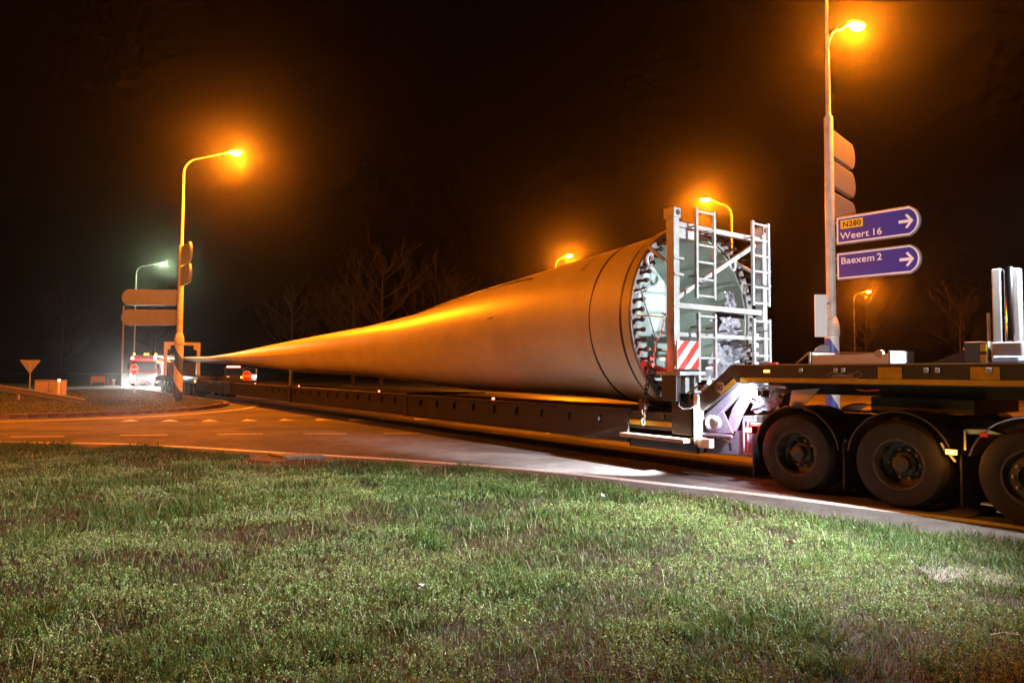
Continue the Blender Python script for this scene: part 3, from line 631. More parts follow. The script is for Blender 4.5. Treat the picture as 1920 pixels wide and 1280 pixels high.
def ladder(a0, a1, z0, z1, nr):
    st = fr.mb(); st.box(7.12, 7.17, a0, a0 + .05, z0, z1)
    L = fr.part('ladder', st, M_WHITE, bevel=.004)
    fbox('stile', 7.12, 7.17, a1 - .05, a1, z0, z1, parent=L, bevel=.004)
    for k in range(nr):
        z = z0 + .05 + (z1 - z0 - .10) * k / (nr - 1); fbar('rung', (7.145, a0 + .05, z), (7.145, a1 - .05, z), .035, parent=L)
    for z in (z0 + (z1 - z0) * .25, z0 + (z1 - z0) * .8): fbar('bracket', (7.17, a0 + .02, z), (7.30, a0 + .02, z), .03, parent=L); fbar('bracket', (7.17, a1 - .02, z), (7.34, a1 - .02, z), .03, parent=L)
ladder(8.86, 9.36, 2.80, 4.28, 6); ladder(8.90, 9.37, 1.45, 2.57, 4); ladder(10.38, 10.89, 2.78, 4.28, 6); ladder(10.39, 10.90, 1.55, 2.56, 4)
hz = fbox('hazard_board', 7.08, 7.11, 8.33, 8.84, 1.66, 2.10, M_SIGNWHITE, bevel=.003)
for k in range(3):                                                # slanting red bars clipped to the board
    w = .15; x0 = -.10 + k * .30; poly = [(x0 - .19, 1.66), (x0 - .19 + w, 1.66), (x0 + .25 + w, 2.10), (x0 + .25, 2.10)]
    def clip(pts, lim, s):
        out = []
        for (p, q) in zip(pts, pts[1:] + pts[:1]):
            ip, iq = s * p[0] <= s * lim, s * q[0] <= s * lim
            if ip: out.append(p)
            if ip != iq: tt = (lim - p[0]) / (q[0] - p[0]); out.append((lim, p[1] + (q[1] - p[1]) * tt))
        return out
    poly = clip(clip(poly, .505, 1), .005, -1)
    if len(poly) > 2:
        mb = fr.mb(); mb.prism([(8.33 + x, z) for x, z in poly], 7.072, 7.079, axis=0); fr.part('red_bar', mb, M_RED, parent=hz)
fbox('foot_bracket', 7.10, 7.60, 8.42, 9.05, 1.56, 1.62); fbox('foot_plate', 7.20, 7.50, 8.44, 8.56, 1.15, 1.60, M_BLACK); fbox('foot_plate', 7.20, 7.50, 8.66, 8.76, 1.15, 1.56); fbox('foot_plate', 7.20, 7.50, 8.88, 8.96, 1.15, 1.56)
fbar('support_beam', (7.45, 8.60, 1.60), (7.95, 8.62, 1.72), .09, m=M_BLACK); fbar('support_beam', (7.45, 8.75, 1.30), (8.0, 9.25, 1.16), .10, m=M_BLACK)
fbar('support_beam', (7.45, 8.5, 3.40), (7.92, 8.62, 3.72), .05); fbar('support_beam', (7.45, 10.95, 3.40), (7.92, 10.9, 3.72), .05)
for a, z in ((8.42, 3.45), (10.62, 4.0 - .42), (10.95, 3.18), (10.98, 2.15)):   # shackle eyes on the flange
    mb = fr.mb(); mb.tube([(7.72, a + .075 * math.cos(k * math.pi / 7), z + .10 * math.sin(k * math.pi / 7)) for k in range(14)], .028, 8, closed=True); fr.part('lifting_eye', mb, M_WHITE, smooth=True)
for k in range(5): fbox('valve_block', 7.30, 7.36, 10.62 + .03 * (k % 2), 10.78, 1.55 + .17 * k, 1.63 + .17 * k, M_SIGNWHITE)
ml = fbox('marker_lamp', 7.52, 7.56, 8.48, 8.54, 1.80, 1.84, E_RED)
light('marker_light', 'POINT', fr.loc((7.66, 8.44, 1.82)), 9, (1, .04, .03), fr.root, .03)

# ------------------------------------------------------------------ chains
def chain(name, label, pts, link_r, m, rig):
    t = Thing(name, label, 'chain', rig=rig); mb = t.mb(); pts = [Vector(p) for p in pts]; tot = sum((b - a).length for a, b in zip(pts[:-1], pts[1:])); n = int(tot / (link_r * 2.6))
    for k in range(n + 1):
        dd = tot * k / n
        for a, b in zip(pts[:-1], pts[1:]):
            if dd <= (b - a).length + 1e-6: break
            dd -= (b - a).length
        c = a + (b - a).normalized() * dd; ax = (b - a).normalized(); sd = ax.cross(Vector((1, 0, 0)) if k % 2 else Vector((0, 1, 0))).normalized()
        mb.tube([c + ax * math.cos(j * math.pi / 5) * link_r * 1.8 + sd * math.sin(j * math.pi / 5) * link_r for j in range(10)], link_r * .38, 6, closed=True)
    t.part('links', mb, m, smooth=True, kind='stuff'); return t
M_CHAIN = mat('rusty_chain', (.10, .06, .04), .55, metal=.5, var=.4, scale=30)
t = chain('lashing_chain', 'dark lashing chain hanging from the blade root to the beam', [(7.75, 8.40, 1.70), (7.80, 8.44, 1.42), (7.95, 8.50, 1.15), (7.98, 8.52, .78)], .034, M_CHAIN, (7.98, 8.52, .7))
mb = t.mb(); mb.box(7.90, 8.04, 8.47, 8.57, .98, 1.16); t.part('tensioner', mb, M_CHAIN, bevel=.02)
chain('barrier_chain', 'thin red and white plastic chain looping inside the blade root', [(7.42, 8.44, 2.52), (7.44, 8.38, 2.25), (7.50, 8.30, 2.10), (7.52, 8.26, 1.72)], .017, mat('red_plastic', (.5, .08, .06), .5, col2=(.6, .55, .5), scale=22, fac=(.45, .5)), (7.5, 8.3, 1.7))
t = Thing('prop_rod', 'thin dark prop rod leaning inside the blade root', 'rod', rig=(7.6, 8.35, 2.1)); mb = t.mb(); mb.tube([(7.64, 8.10, 2.95), (7.5, 8.32, 2.12)], .012, 8); t.part('rod', mb, M_BLACK); mb = t.mb(); mb.bar((7.66, 7.98, 2.87), (7.62, 8.22, 2.95), .02); t.part('crossbar', mb, M_WHITE)

# ------------------------------------------------------------------ trailer: gooseneck, neck box and telescopic beam
tr = Thing('blade_trailer', 'dark extendable low trailer with gooseneck carrying the blade', 'trailer', rig=(7.2, 9.8, 0))
def tbox(name, s0, s1, a0, a1, z0, z1, m=M_BLACK, parent=None, bevel=.01):
    mb = tr.mb(); mb.box(s0, s1, a0, a1, z0, z1); return tr.part(name, mb, m, parent, bevel=bevel)
segs = [(8.38, 16.6, 8.56, .43, .94), (16.68, 26.25, 8.60, .44, .95), (26.33, 35.3, 8.64, .45, .96), (35.4, 46, 8.68, .46, .97)]
for s0, s1, a0, z0, z1 in segs:
    b = tbox('beam_segment', s0, s1, a0, 19.6 - a0, z0, z1, M_OLIVE)
    tbox('top_flange', s0, s1, a0 - .035, 19.6 - a0 + .035, z1, z1 + .035, M_OLIVE, parent=b, bevel=.005)
    tbox('bottom_flange', s0, s1, a0 - .02, 19.6 - a0 + .02, z0 - .03, z0, M_OLIVE, parent=b, bevel=.005)
    k = s0 + .7
    while k < min(s1 - .2, 30):
        lg = tr.mb(); lg.box(k - .02, k + .02, a0 - .05, a0 + .01, z0 + .28, z0 + .44); lg.box(k - .045, k + .045, a0 - .04, a0 + .01, z0 + .40, z0 + .44); tr.part('lashing_lug', lg, M_BLACK, parent=b); k += .84
for s0 in (16.64, 26.29, 35.35): tbox('beam_joint', s0 - .10, s0 + .10, 8.53, 11.07, .40, 1.03, M_BLACK)
tbox('upright_stake', 26.42, 26.58, 8.62, 8.72, .97, 1.62, M_GALV)
for s0, z in ((12.47, .985), (18.33, .995), (25.25, 1.01), (30.97, 1.02)):
    h_ = tbox('side_marker', s0 - .06, s0 + .06, 8.57, 8.66, z, z + .05, M_BLACK, bevel=.004)
    tbox('marker_lens', s0 - .035, s0 + .035, 8.55, 8.575, z + .005, z + .045, E_RED, parent=h_, bevel=0)
    light('marker_light', 'POINT', tr.loc((s0, 8.66, z + .10)), .5, (1, .05, .03), tr.root, .03)
# neck box and step plank
tbox('neck_box', 7.0, 7.40, 8.56, 11.04, .62, 1.02, M_BLACK); tbox('neck_cap', 7.02, 7.42, 8.58, 11.02, 1.02, 1.27, M_OLIVE)
tbox('outrigger', 7.40, 8.40, 8.60, 8.80, .66, .95, M_OLIVE); tbox('stripe', 7.42, 8.36, 8.585, 8.60, .72, .80, M_YELLOW, bevel=0)
mb = tr.mb(); mb.lathe([(.05, 8.57), (.05, 8.62)], c=(7.62, 0, .88), axis='y', n=14); tr.part('lashing_ring', mb, M_CHAIN)
tbox('step_plank', 7.02, 8.42, 8.40, 8.60, .51, .575, M_WOOD); tbox('neck_sill', 6.95, 8.40, 8.62, 10.98, .34, .50, M_BLACK)
mb = tr.mb(); mb.box(6.84, 6.93, 8.52, 8.66, .50, 1.27); pw = tr.part('white_upright', mb, M_SIGNWHITE, bevel=.008)
mb = tr.mb(); mb.box(6.825, 6.839, 8.525, 8.58, .60, 1.02); tr.part('reflective_strip', mb, mat('lime_reflective', (.72, .78, .45), .4), parent=pw)
tbox('lower_bracket', 6.62, 6.84, 8.50, 8.62, .46, .60, M_SIGNWHITE); tbox('bracket_plate', 6.30, 6.86, 8.60, 8.64, .64, .68, M_LAV)
for a in (8.55, 10.93):                                           # gooseneck side beams
    prof = [(1.6, 1.46), (6.16, 1.46), (6.76, 1.03), (7.05, 1.03), (7.05, 1.14), (6.82, 1.28), (6.27, 1.71), (1.6, 1.71)]
    mb = tr.mb(); mb.prism(prof, a, a + .12); gb = tr.part('gooseneck_beam', mb, M_BLACK, bevel=.008)
    e = -.004 if a < 9 else .121
    mb = tr.mb(); mb.prism([(1.6, 1.475), (6.10, 1.475), (6.10, 1.535), (1.6, 1.535)], a + e, a + e + .003); tr.part('yellow_stripe', mb, M_YELLOW, parent=gb)
    mb = tr.mb(); mb.prism([(6.17, 1.475), (6.45, 1.275), (6.47, 1.325), (6.21, 1.52)], a + e, a + e + .003); tr.part('yellow_stripe', mb, M_YELLOW, parent=gb)
    mb = tr.mb(); mb.box(1.6, 6.25, a - .012, a + .13, 1.71, 1.725); tr.part('top_edge', mb, M_GALV, parent=gb)
    if a < 9:
        tbox('amber_marker', 5.62, 5.70, a - .02, a - .002, 1.61, 1.645, E_AMB, parent=gb, bevel=0)
        for s0 in (4.05, 3.05): tbox('reflector_plate', s0 - .20, s0 + .08, a - .012, a - .006, 1.54, 1.68, M_YELLOW, parent=gb, bevel=0)
        for s0 in (5.14, 4.66, 4.56, 3.58, 3.46, 2.95): tbox('lashing_eye', s0 - .025, s0 + .025, a - .03, a - .001, 1.615, 1.67, M_ALU, parent=gb, bevel=.006)
        mb = tr.mb(); mb.lathe([(.083, -.004), (.083, -.0005)], c=(6.46, a - .002, 1.385), axis='y', n=28); dsk = tr.part('speed_disc', mb, mat('tan_decal', (.33, .25, .17), .5), parent=gb)
        p80 = tr.loc((6.535, a - .0085, 1.345)); text('speed_number', '80', .125, M_INK, gb, p80, bold=.002, ext=.001)
        # outlined badge: three-peaked outline with a line of small worn letters
        out = [(4.80, 1.575), (4.74, 1.60), (4.70, 1.622), (4.64, 1.60), (4.585, 1.60), (4.54, 1.635), (4.49, 1.60), (4.43, 1.60), (4.38, 1.635), (4.33, 1.595), (4.38, 1.545), (4.72, 1.545)]
        mb = tr.mb(); mb.tube([(x, a - .004, z) for x, z in out], .004, 4, closed=True); tr.part('badge_outline', mb, mat('badge_tan', (.45, .30, .20), .5), parent=gb)
        mb = tr.mb()
        for k in range(9): mb.box(4.44 + k * .031, 4.44 + k * .031 + .020, a - .006, a - .002, 1.558, 1.585)
        tr.part('badge_letters', mb, MATS['badge_tan'], parent=gb)
tbox('gooseneck_deck', 1.7, 6.2, 8.67, 10.93, 1.52, 1.60, M_BLACK); tbox('gooseneck_spine', 1.8, 6.0, 9.4, 10.2, 1.30, 1.52, M_BLACK); tbox('turntable', 3.3, 4.5, 9.1, 10.5, 1.12, 1.30, M_BLACK)
# pale struts under the gooseneck
mb = tr.mb(); mb.prism([(6.05, 1.45), (6.22, 1.45), (6.90, .92), (6.90, .66), (6.78, .66), (6.72, .86)], 8.70, 8.80); st = tr.part('neck_strut', mb, M_LAV, bevel=.01)
mb = tr.mb(); mb.prism([(5.95, 1.46), (6.10, 1.46), (6.38, 1.08), (6.52, .74), (6.36, .72), (6.24, .98)], 8.74, 8.82); tr.part('lift_arm', mb, M_LAV, bevel=.01)
mb = tr.mb(); mb.prism([(6.36, .70), (6.86, .66), (6.84, .95), (6.60, 1.10), (6.50, .96)], 8.72, 8.745); tr.part('pivot_plate', mb, M_LAV, bevel=.006)
mb = tr.mb(); mb.lathe([(.115, 8.60), (.115, 8.70), (.07, 8.70), (.07, 8.60)], c=(6.65, 0, .84), axis='y', n=24, close=True); tr.part('pivot_ring', mb, M_LAV, smooth=True)
mb = tr.mb(); mb.lathe([(.065, 8.62), (.065, 8.72)], c=(6.65, 0, .84), axis='y', n=18); tr.part('pivot_pin', mb, M_ALU)
mb = tr.mb(); mb.prism([(6.05, .36), (6.95, .34), (6.95, .62), (6.30, .74), (6.28, .96), (6.05, .98)], 8.84, 10.7); tr.part('neck_body', mb, mat('cool_lit_shaded_paint', (.20, .20, .27), .45, var=.3, scale=5), bevel=.015)  # darker copy of the strut paint, shade put into its colour
for s0 in (6.15, 6.22):
    mb = tr.mb(); mb.tube([(s0 - .25, 8.80, .90), (s0, 8.80, .90), (s0, 8.79, .86), (s0, 8.79, .45), (s0 - .04, 8.80, .40)], .014, 8); tr.part('hydraulic_pipe', mb, M_LAV, smooth=True)
mb = tr.mb(); mb.tube([(6.80, 8.78, .55), (6.55, 8.70, .62), (6.40, 8.70, .55), (6.42, 8.74, .44)], .02, 8); tr.part('air_hose', mb, M_BLACK, smooth=True)
mb = tr.mb(); mb.prism([(5.05, 1.40), (5.48, 1.36), (5.52, 1.14), (5.32, 1.14)], 8.86, 8.88); tr.part('white_gusset', mb, M_SIGNWHITE)
mb = tr.mb(); mb.bar((5.55, 8.86, 1.40), (6.05, 8.86, 1.42), .05, .03); tr.part('pale_rail', mb, M_ALU)
# white tray with strap on the gooseneck
ty = tbox('tray', 4.08, 5.10, 8.72, 9.30, 1.726, 1.85, M_SIGNWHITE, bevel=.006)
for s0 in (4.05, 5.10): tbox('tray_end', s0, s0 + .03, 8.70, 9.32, 1.726, 1.885, M_WHITE, parent=ty, bevel=.004)
mb = tr.mb()
for p, q in zip([(5.33, 8.74, 1.73), (5.14, 8.74, 1.885), (4.70, 8.74, 1.875), (4.22, 8.75, 1.86)], [(5.14, 8.74, 1.885), (4.70, 8.74, 1.875), (4.22, 8.75, 1.86), (4.18, 8.75, 1.84)]): mb.bar(p, q, .05, .012)
tr.part('strap', mb, M_STRAP); mb = tr.mb(); mb.lathe([(.05, 8.71), (.05, 8.77)], c=(4.20, 0, 1.85), axis='y', n=16); tr.part('strap_roll', mb, M_STRAP)
mb = tr.mb()
for p, q in zip([(7.2, 8.62, 1.20), (7.12, 8.62, 1.28), (6.92, 8.62, 1.40), (6.70, 8.64, 1.40)], [(7.12, 8.62, 1.28), (6.92, 8.62, 1.40), (6.70, 8.64, 1.40), (6.58, 8.66, 1.36)]): mb.bar(p, q, .05, .014)
tr.part('strap', mb, M_STRAP); tbox('strap_plate', 6.62, 6.90, 8.66, 8.90, 1.22, 1.36, M_STRAP)
mb = tr.mb(); mb.tube([(7.2, 8.54, 1.22), (7.22, 8.52, 1.08), (7.12, 8.51, 1.03), (6.98, 8.51, 1.05), (6.80, 8.51, 1.14)], .010, 6); tr.part('cable', mb, M_ALU, smooth=True)
tbox('rope_hook', 5.55, 5.75, 8.6, 8.66, 1.725, 1.75, M_RED)
mb = tr.mb(); mb.tube([(4.15, 8.60, 1.40), (4.3, 8.58, 1.385), (4.42, 8.60, 1.40)], .008, 6); tr.part('red_hose', mb, M_RED, smooth=True)
t = Thing('plastic_wrap', 'crumpled clear plastic wrap stuffed under the gooseneck neck', 'plastic wrap', rig=(5.9, 8.9, 1.02)); crumple(t, 'wrap', 5.95, 8.75, 9.3, 1.02, 1.38, M_FOIL, 21, .22, 14, 10, .9)
mb = t.mb(); vs = []; r = random.Random(5)
for j in range(9):
    for i in range(13): vs.append((5.62 + .50 * i / 12, 8.80 + .09 * abs(math.sin(i * 1.3 + j)) + r.uniform(-.03, .03), 1.06 + .32 * j / 8 + r.uniform(-.012, .012)))
mb.add(vs, [(j * 13 + i, j * 13 + i + 1, (j + 1) * 13 + i + 1, (j + 1) * 13 + i) for j in range(8) for i in range(12)]); t.part('fold', mb, M_FOIL, recalc=False)

# ------------------------------------------------------------------ wheels
TYRE = MB().lathe([(.30, -.145), (.33, -.155), (.42, -.165), (.485, -.155), (.512, -.125), (.520, -.09), (.508, -.085), (.508, -.07), (.522, -.065), (.522, .065), (.508, .07), (.508, .085), (.520, .09), (.512, .125), (.485, .155), (.42, .165), (.33, .155), (.30, .145)], axis='y', n=40, close=True).mesh('tyre', M_RUBBER, True)
RIM_DEEP = MB().lathe([(.30, -.135), (.305, -.15), (.285, -.15), (.265, -.12), (.26, .02), (.20, .05), (.15, .04), (.14, .0), (.10, -.02), (.095, -.10), (.06, -.12), (0, -.122)], axis='y', n=36, cap0=False).mesh('rim', M_RIM, True)
RIM_FLAT = MB().lathe([(.30, -.135), (.305, -.15), (.285, -.15), (.262, -.125), (.255, -.09), (.20, -.115), (.15, -.12), (.145, -.08), (.10, -.07), (0, -.065)], axis='y', n=36, cap0=False).mesh('rim', M_RIM, True)
def nuts(y, r):
    mb = MB()
    for k in range(10): mb.lathe([(.017, y), (.017, y - .035), (.008, y - .04)], c=(r * math.cos(k * math.pi / 5), 0, r * math.sin(k * math.pi / 5)), axis='y', n=6)
    return mb.mesh('wheel_nuts', M_GALV)
NUTS_D, NUTS_F = nuts(.04, .175), nuts(-.115, .185)
def wheel(th, s, a, flat=False, dual=True, side=1, sc=1.0, simple=False):
    e = bpy.data.objects.new('wheel', None); COL.objects.link(e); e.parent = th.root; e.location = th.loc((s, a, .52 * sc)); e.scale = (sc, sc * side, sc)
    if side < 0: e.scale = (sc, sc, sc); e.rotation_euler = (0, 0, math.pi)
    link('tyre', TYRE, e); link('rim', RIM_FLAT if flat else RIM_DEEP, e)
    if not simple: o = link('wheel_nuts', NUTS_F if flat else NUTS_D, e); o['kind'] = 'stuff'
    if dual: link('inner_tyre', TYRE, e, (0, .34, 0))
    return e

# ------------------------------------------------------------------ tractor unit
tk = Thing('tractor_unit', 'dark heavy tractor truck with triple rear axles pulling the trailer', 'truck', rig=(3.9, 9.8, 0))
def kbox(name, s0, s1, a0, a1, z0, z1, m=M_BLACK, parent=None, bevel=.01):
    mb = tk.mb(); mb.box(s0, s1, a0, a1, z0, z1); return tk.part(name, mb, m, parent, bevel=bevel)
for s0, fl in ((5.26, False), (3.93, False), (2.58, True)):
    wheel(tk, s0, 8.72, fl, not fl); wheel(tk, s0, 10.88, fl, not fl, -1)
    kbox('axle', s0 - .07, s0 + .07, 8.9, 10.7, .45, .60)
wheel(tk, -.9, 8.72, True, False); wheel(tk, -.9, 10.88, True, False, -1)
for a in (9.40, 10.06): kbox('chassis_rail', -1.5, 5.95, a, a + .14, .78, 1.06)
kbox('rear_crossmember', 5.88, 5.98, 8.75, 10.85, .62, .98); kbox('tail_bracket', 5.80, 6.0, 8.62, 8.85, .84, .88, M_ALU)
def guard(s0, a0, a1, r, t0, t1, name='mudguard', m=M_BLACK):
    mb = tk.mb(); n = 14; ang = [R(t0 + (t1 - t0) * k / n) for k in range(n + 1)]
    pts = [(s0 + r * math.cos(q), .54 + r * math.sin(q)) for q in ang] + [(s0 + (r + .02) * math.cos(q), .54 + (r + .02) * math.sin(q)) for q in reversed(ang)]
    mb.prism(pts, a0, a1); return tk.part(name, mb, m, smooth=False)
for s0 in (5.26, 3.93): guard(s0, 8.56, 9.25, .60, 8, 172); guard(s0, 10.35, 11.04, .60, 8, 172)
guard(2.58, 8.56, 9.0, .60, 15, 165); guard(2.58, 10.6, 11.04, .60, 15, 165)
mb = tk.mb(); mb.tube([(2.58 + .62 * math.cos(R(q)), 8.55, .54 + .62 * math.sin(R(q))) for q in range(50, 150, 8)], .012, 6); tk.part('guard_trim', mb, M_CHROME, smooth=True)
for s0 in (5.92, 4.60, 3.26): kbox('mudflap', s0 - .012, s0 + .012, 8.58, 9.1, .12, .72, M_RUBBER, bevel=.004)
for s0 in (4.60, 3.26): kbox('flap_stay', s0 - .02, s0 + .02, 8.62, 9.4, .70, .76)
tl_ = kbox('tail_lamp', 5.99, 6.03, 8.60, 8.86, .72, .84, mat('dark_red_lens', (.25, .01, .01), .25)); kbox('tail_bulb', 5.98, 6.04, 8.575, 8.635, .745, .815, E_RED, parent=tl_, bevel=0)
light('tail_light', 'POINT', tk.loc((6.0, 8.50, .78)), 10, (1, .03, .02), tk.root, .03)
sm = kbox('side_lamp', 3.26, 3.38, 8.50, 8.56, .70, .76, M_ALU, bevel=.006); kbox('side_bulb', 3.265, 3.375, 8.484, 8.502, .705, .755, E_AMB, parent=sm, bevel=0)
light('side_light', 'POINT', tk.loc((3.32, 8.44, .73)), 6, (1, .35, .03), tk.root, .02)
for p, q in (((3.20, 8.55, .76), (3.20, 8.55, .98)), ((3.36, 8.55, .70), (3.30, 8.55, .62)), ((3.44, 8.54, .82), (3.38, 8.54, .70))):
    mb = tk.mb(); mb.bar(p, q, .02); tk.part('lamp_stay', mb, M_ALU)
mb = tk.mb(); mb.prism([(2.98, 1.00), (3.20, .99), (3.18, .94), (2.85, .96)], 8.56, 8.75); tk.part('guard_cap', mb, M_ALU)
kbox('rear_reflector', 2.98, 3.06, 8.555, 8.575, .92, .965, M_RED, bevel=.004)
for s0, z in ((2.95, .17), (2.80, .11)): kbox('step_edge', s0 - .14, s0 + .14, 8.62, 8.72, z, z + .02, M_ALU, bevel=.003)
kbox('side_skirt', -.2, 1.9, 8.58, 8.64, .35, 1.0, M_BLACK); kbox('fuel_tank', .1, 1.7, 8.66, 9.3, .40, 1.0, M_ALU, bevel=.08)
# equipment tower behind the cab
kbox('stack', 2.96, 3.055, 8.97, 9.10, 1.72, 2.80, M_ALU, bevel=.015); mb = tk.mb(); mb.lathe([(.06, 1.72), (.06, 2.79), (.045, 2.81), (.045, 2.70)], c=(2.90, 9.03, 0), n=20); tk.part('exhaust_stack', mb, M_CHROME, smooth=True)
kbox('stack', 2.80, 2.86, 9.0, 9.12, 1.72, 2.79, M_ALU, bevel=.012)
mb = tk.mb(); mb.tube([(3.10, 9.0, 1.95), (3.10, 9.0, 2.30)], .018, 8); tk.part('aerial', mb, M_STRAP)
kbox('marker_box', 3.06, 3.30, 8.85, 9.05, 1.735, 1.97, M_BLACK); mp = kbox('marker_plate', 3.045, 3.062, 8.80, 8.86, 1.735, 1.97, M_ALU, bevel=0)
for z in (1.74, 1.86): kbox('yellow_band', 3.06, 3.12, 8.795, 8.83, z, z + .08, M_YELLOW, parent=mp, bevel=0)
kbox('valve_panel', 2.72, 3.02, 8.80, 8.98, 1.735, 1.96, M_ALU, bevel=.02); kbox('blue_canister', 2.70, 2.95, 8.62, 8.78, 1.73, 1.80, mat('blue_grey_paint', (.25, .33, .5), .4), bevel=.02)
kbox('white_panel', 2.30, 2.72, 8.95, 9.0, 1.74, 2.08, M_SIGNWHITE); kbox('headboard', 2.1, 2.2, 8.8, 10.8, 1.2, 1.9, M_BLACK)
mb = tk.mb(); mb.prism([(3.30, 1.735), (3.75, 1.735), (3.34, 1.90)], 9.1, 9.5); tk.part('ramp', mb, M_BLACK); kbox('ramp_lip', 3.28, 3.40, 9.08, 9.52, 1.88, 1.915, M_ALU)
mb = tk.mb(); mb.lathe([(.13, 8.75), (.15, 8.78), (.15, 9.25), (.13, 9.28)], c=(2.55, 0, 1.28), axis='y', n=20); tk.part('air_tank', mb, M_CHROME, smooth=True)
# cab (beyond the edge of the picture) with its rear work lamp
mb = tk.mb(); mb.prism([(1.75, .95), (1.75, 3.45), (1.3, 3.65), (-.2, 3.62), (-.75, 3.1), (-.85, 1.0), (-.85, .6), (-.4, .6), (-.4, 1.05), (-1.0 + 0, 1.05)][:6] + [(-.85, .95)], 8.56, 11.04); cab = tk.part('cab', mb, mat('cab_paint', (.10, .10, .12), .3, coat=.5), bevel=.06)
kbox('side_window', -.3, .45, 8.545, 8.556, 1.95, 2.75, M_DARKGLASS, parent=cab, bevel=0); kbox('windscreen', -.79, -.70, 8.7, 10.9, 1.9, 2.9, M_DARKGLASS, parent=cab)
kbox('door_handle', .55, .72, 8.53, 8.56, 1.75, 1.80, M_CHROME, parent=cab, bevel=.006)
def work_or_fill_light(s0, a0, z0, target, energy, size, soft=.06):
    p = tk.loc((s0, a0, z0)); light('work_or_fill_light', 'SPOT', p, energy, COOL, tk.root, soft, Vector(tk.loc(target)) - Vector(p), size, 1.0)
for a in (8.86, 10.7): wl = kbox('work_lamp', 1.70, 1.86, a - .08, a + .08, 3.62, 3.78, M_BLACK); kbox('work_glass', 1.858, 1.868, a - .07, a + .07, 3.63, 3.77, E_WHT, parent=wl, bevel=0)
work_or_fill_light(1.93, 8.84, 3.70, (8.2, 7.8, .4), 2800, 136)
work_or_fill_light(1.93, 10.68, 3.70, (9.5, 16.0, 3.2), 3600, 120)  # added far-side beam, whitens the lamp post and its signs
vl = kbox('verge_fill_lamp', 1.05, 1.21, 8.66, 8.82, 3.66, 3.82, M_BLACK); kbox('verge_fill_glass', 1.06, 1.20, 8.652, 8.662, 3.67, 3.81, E_WHT, parent=vl, bevel=0)  # added lamp on the unseen cab, brightens the verge grass
work_or_fill_light(1.13, 8.62, 3.76, (4.7, 4.5, 0), 12500, 64)
rl = kbox('road_lamp', 5.68, 5.76, 8.44, 8.50, 1.28, 1.36, M_BLACK); kbox('road_glass', 5.758, 5.768, 8.445, 8.495, 1.285, 1.355, E_WHT, parent=rl, bevel=0)
light('road_light', 'SPOT', tk.loc((5.80, 8.46, 1.31)), 7000, (.90, .92, 1.0), tk.root, .03, Vector(tk.loc((8.9, 8.0, 0))) - Vector(tk.loc((5.80, 8.46, 1.31))), 36, .5)
lw = kbox('chassis_lamp', 5.66, 5.74, 8.50, 8.60, 1.26, 1.36, M_BLACK); kbox('chassis_lamp_glass', 5.738, 5.748, 8.505, 8.595, 1.27, 1.35, E_WHT, parent=lw, bevel=0)
light('chassis_light', 'SPOT', tk.loc((5.78, 8.53, 1.30)), 150, (.80, .84, 1.0), tk.root, .04, Vector(tk.loc((8.2, 8.4, .3))) - Vector(tk.loc((5.78, 8.53, 1.30))), 140, .5)

# ------------------------------------------------------------------ rear dolly under the blade tip
dl = Thing('rear_dolly', 'dark rear steering dolly with white hoop frame around the blade tip', 'trailer', rig=(50, 9.8, 0))
def dbox(name, s0, s1, a0, a1, z0, z1, m=M_BLACK, parent=None):
    mb = dl.mb(); mb.box(s0, s1, a0, a1, z0, z1); return dl.part(name, mb, m, parent, bevel=.01)
dbox('deck', 43, 57.5, 8.62, 10.98, .98, 1.2); dbox('side_rail', 43, 57.5, 8.58, 8.62, .85, 1.05)
for s0 in (44, 45.4, 46.8, 50.4, 51.8, 53.2, 54.6): wheel(dl, s0, 8.74, False, True, 1, .92, True); wheel(dl, s0, 10.86, False, True, -1, .92, True)
for a in (8.62, 10.82):
    dbox('hoop_post', 54.4, 54.7, a, a + .22, 1.2, 3.45, M_WHITE); dbox('hoop_knee', 54.44, 54.66, a + (.2 if a < 9 else -.22), a + (.42 if a < 9 else .02), 3.1, 3.4, M_WHITE)
dbox('hoop_header', 54.38, 54.72, 8.62, 11.04, 3.42, 3.64, M_WHITE); dbox('saddle', 54.2, 54.9, 8.9, 10.7, 1.2, 2.15, M_BLACK)
for s0, a, z, e, nm in ((43.4, 8.56, .95, E_AMB, 'amber_lamp'), (48.6, 8.56, 1.12, E_WHT, 'white_lamp'), (49.6, 8.56, .92, E_AMB, 'amber_lamp'), (47.2, 8.55, 1.15, E_WHT, 'white_lamp'), (54.5, 8.56, 1.9, E_AMB, 'amber_lamp')):
    mb = dl.mb(); mb.lathe([(.07, a - .03), (.07, a)], c=(s0, 0, z), axis='y', n=12); dl.part(nm, mb, e)
light('deck_light', 'POINT', dl.loc((47.2, 8.40, 1.2)), 45, COOL, dl.root, .05)

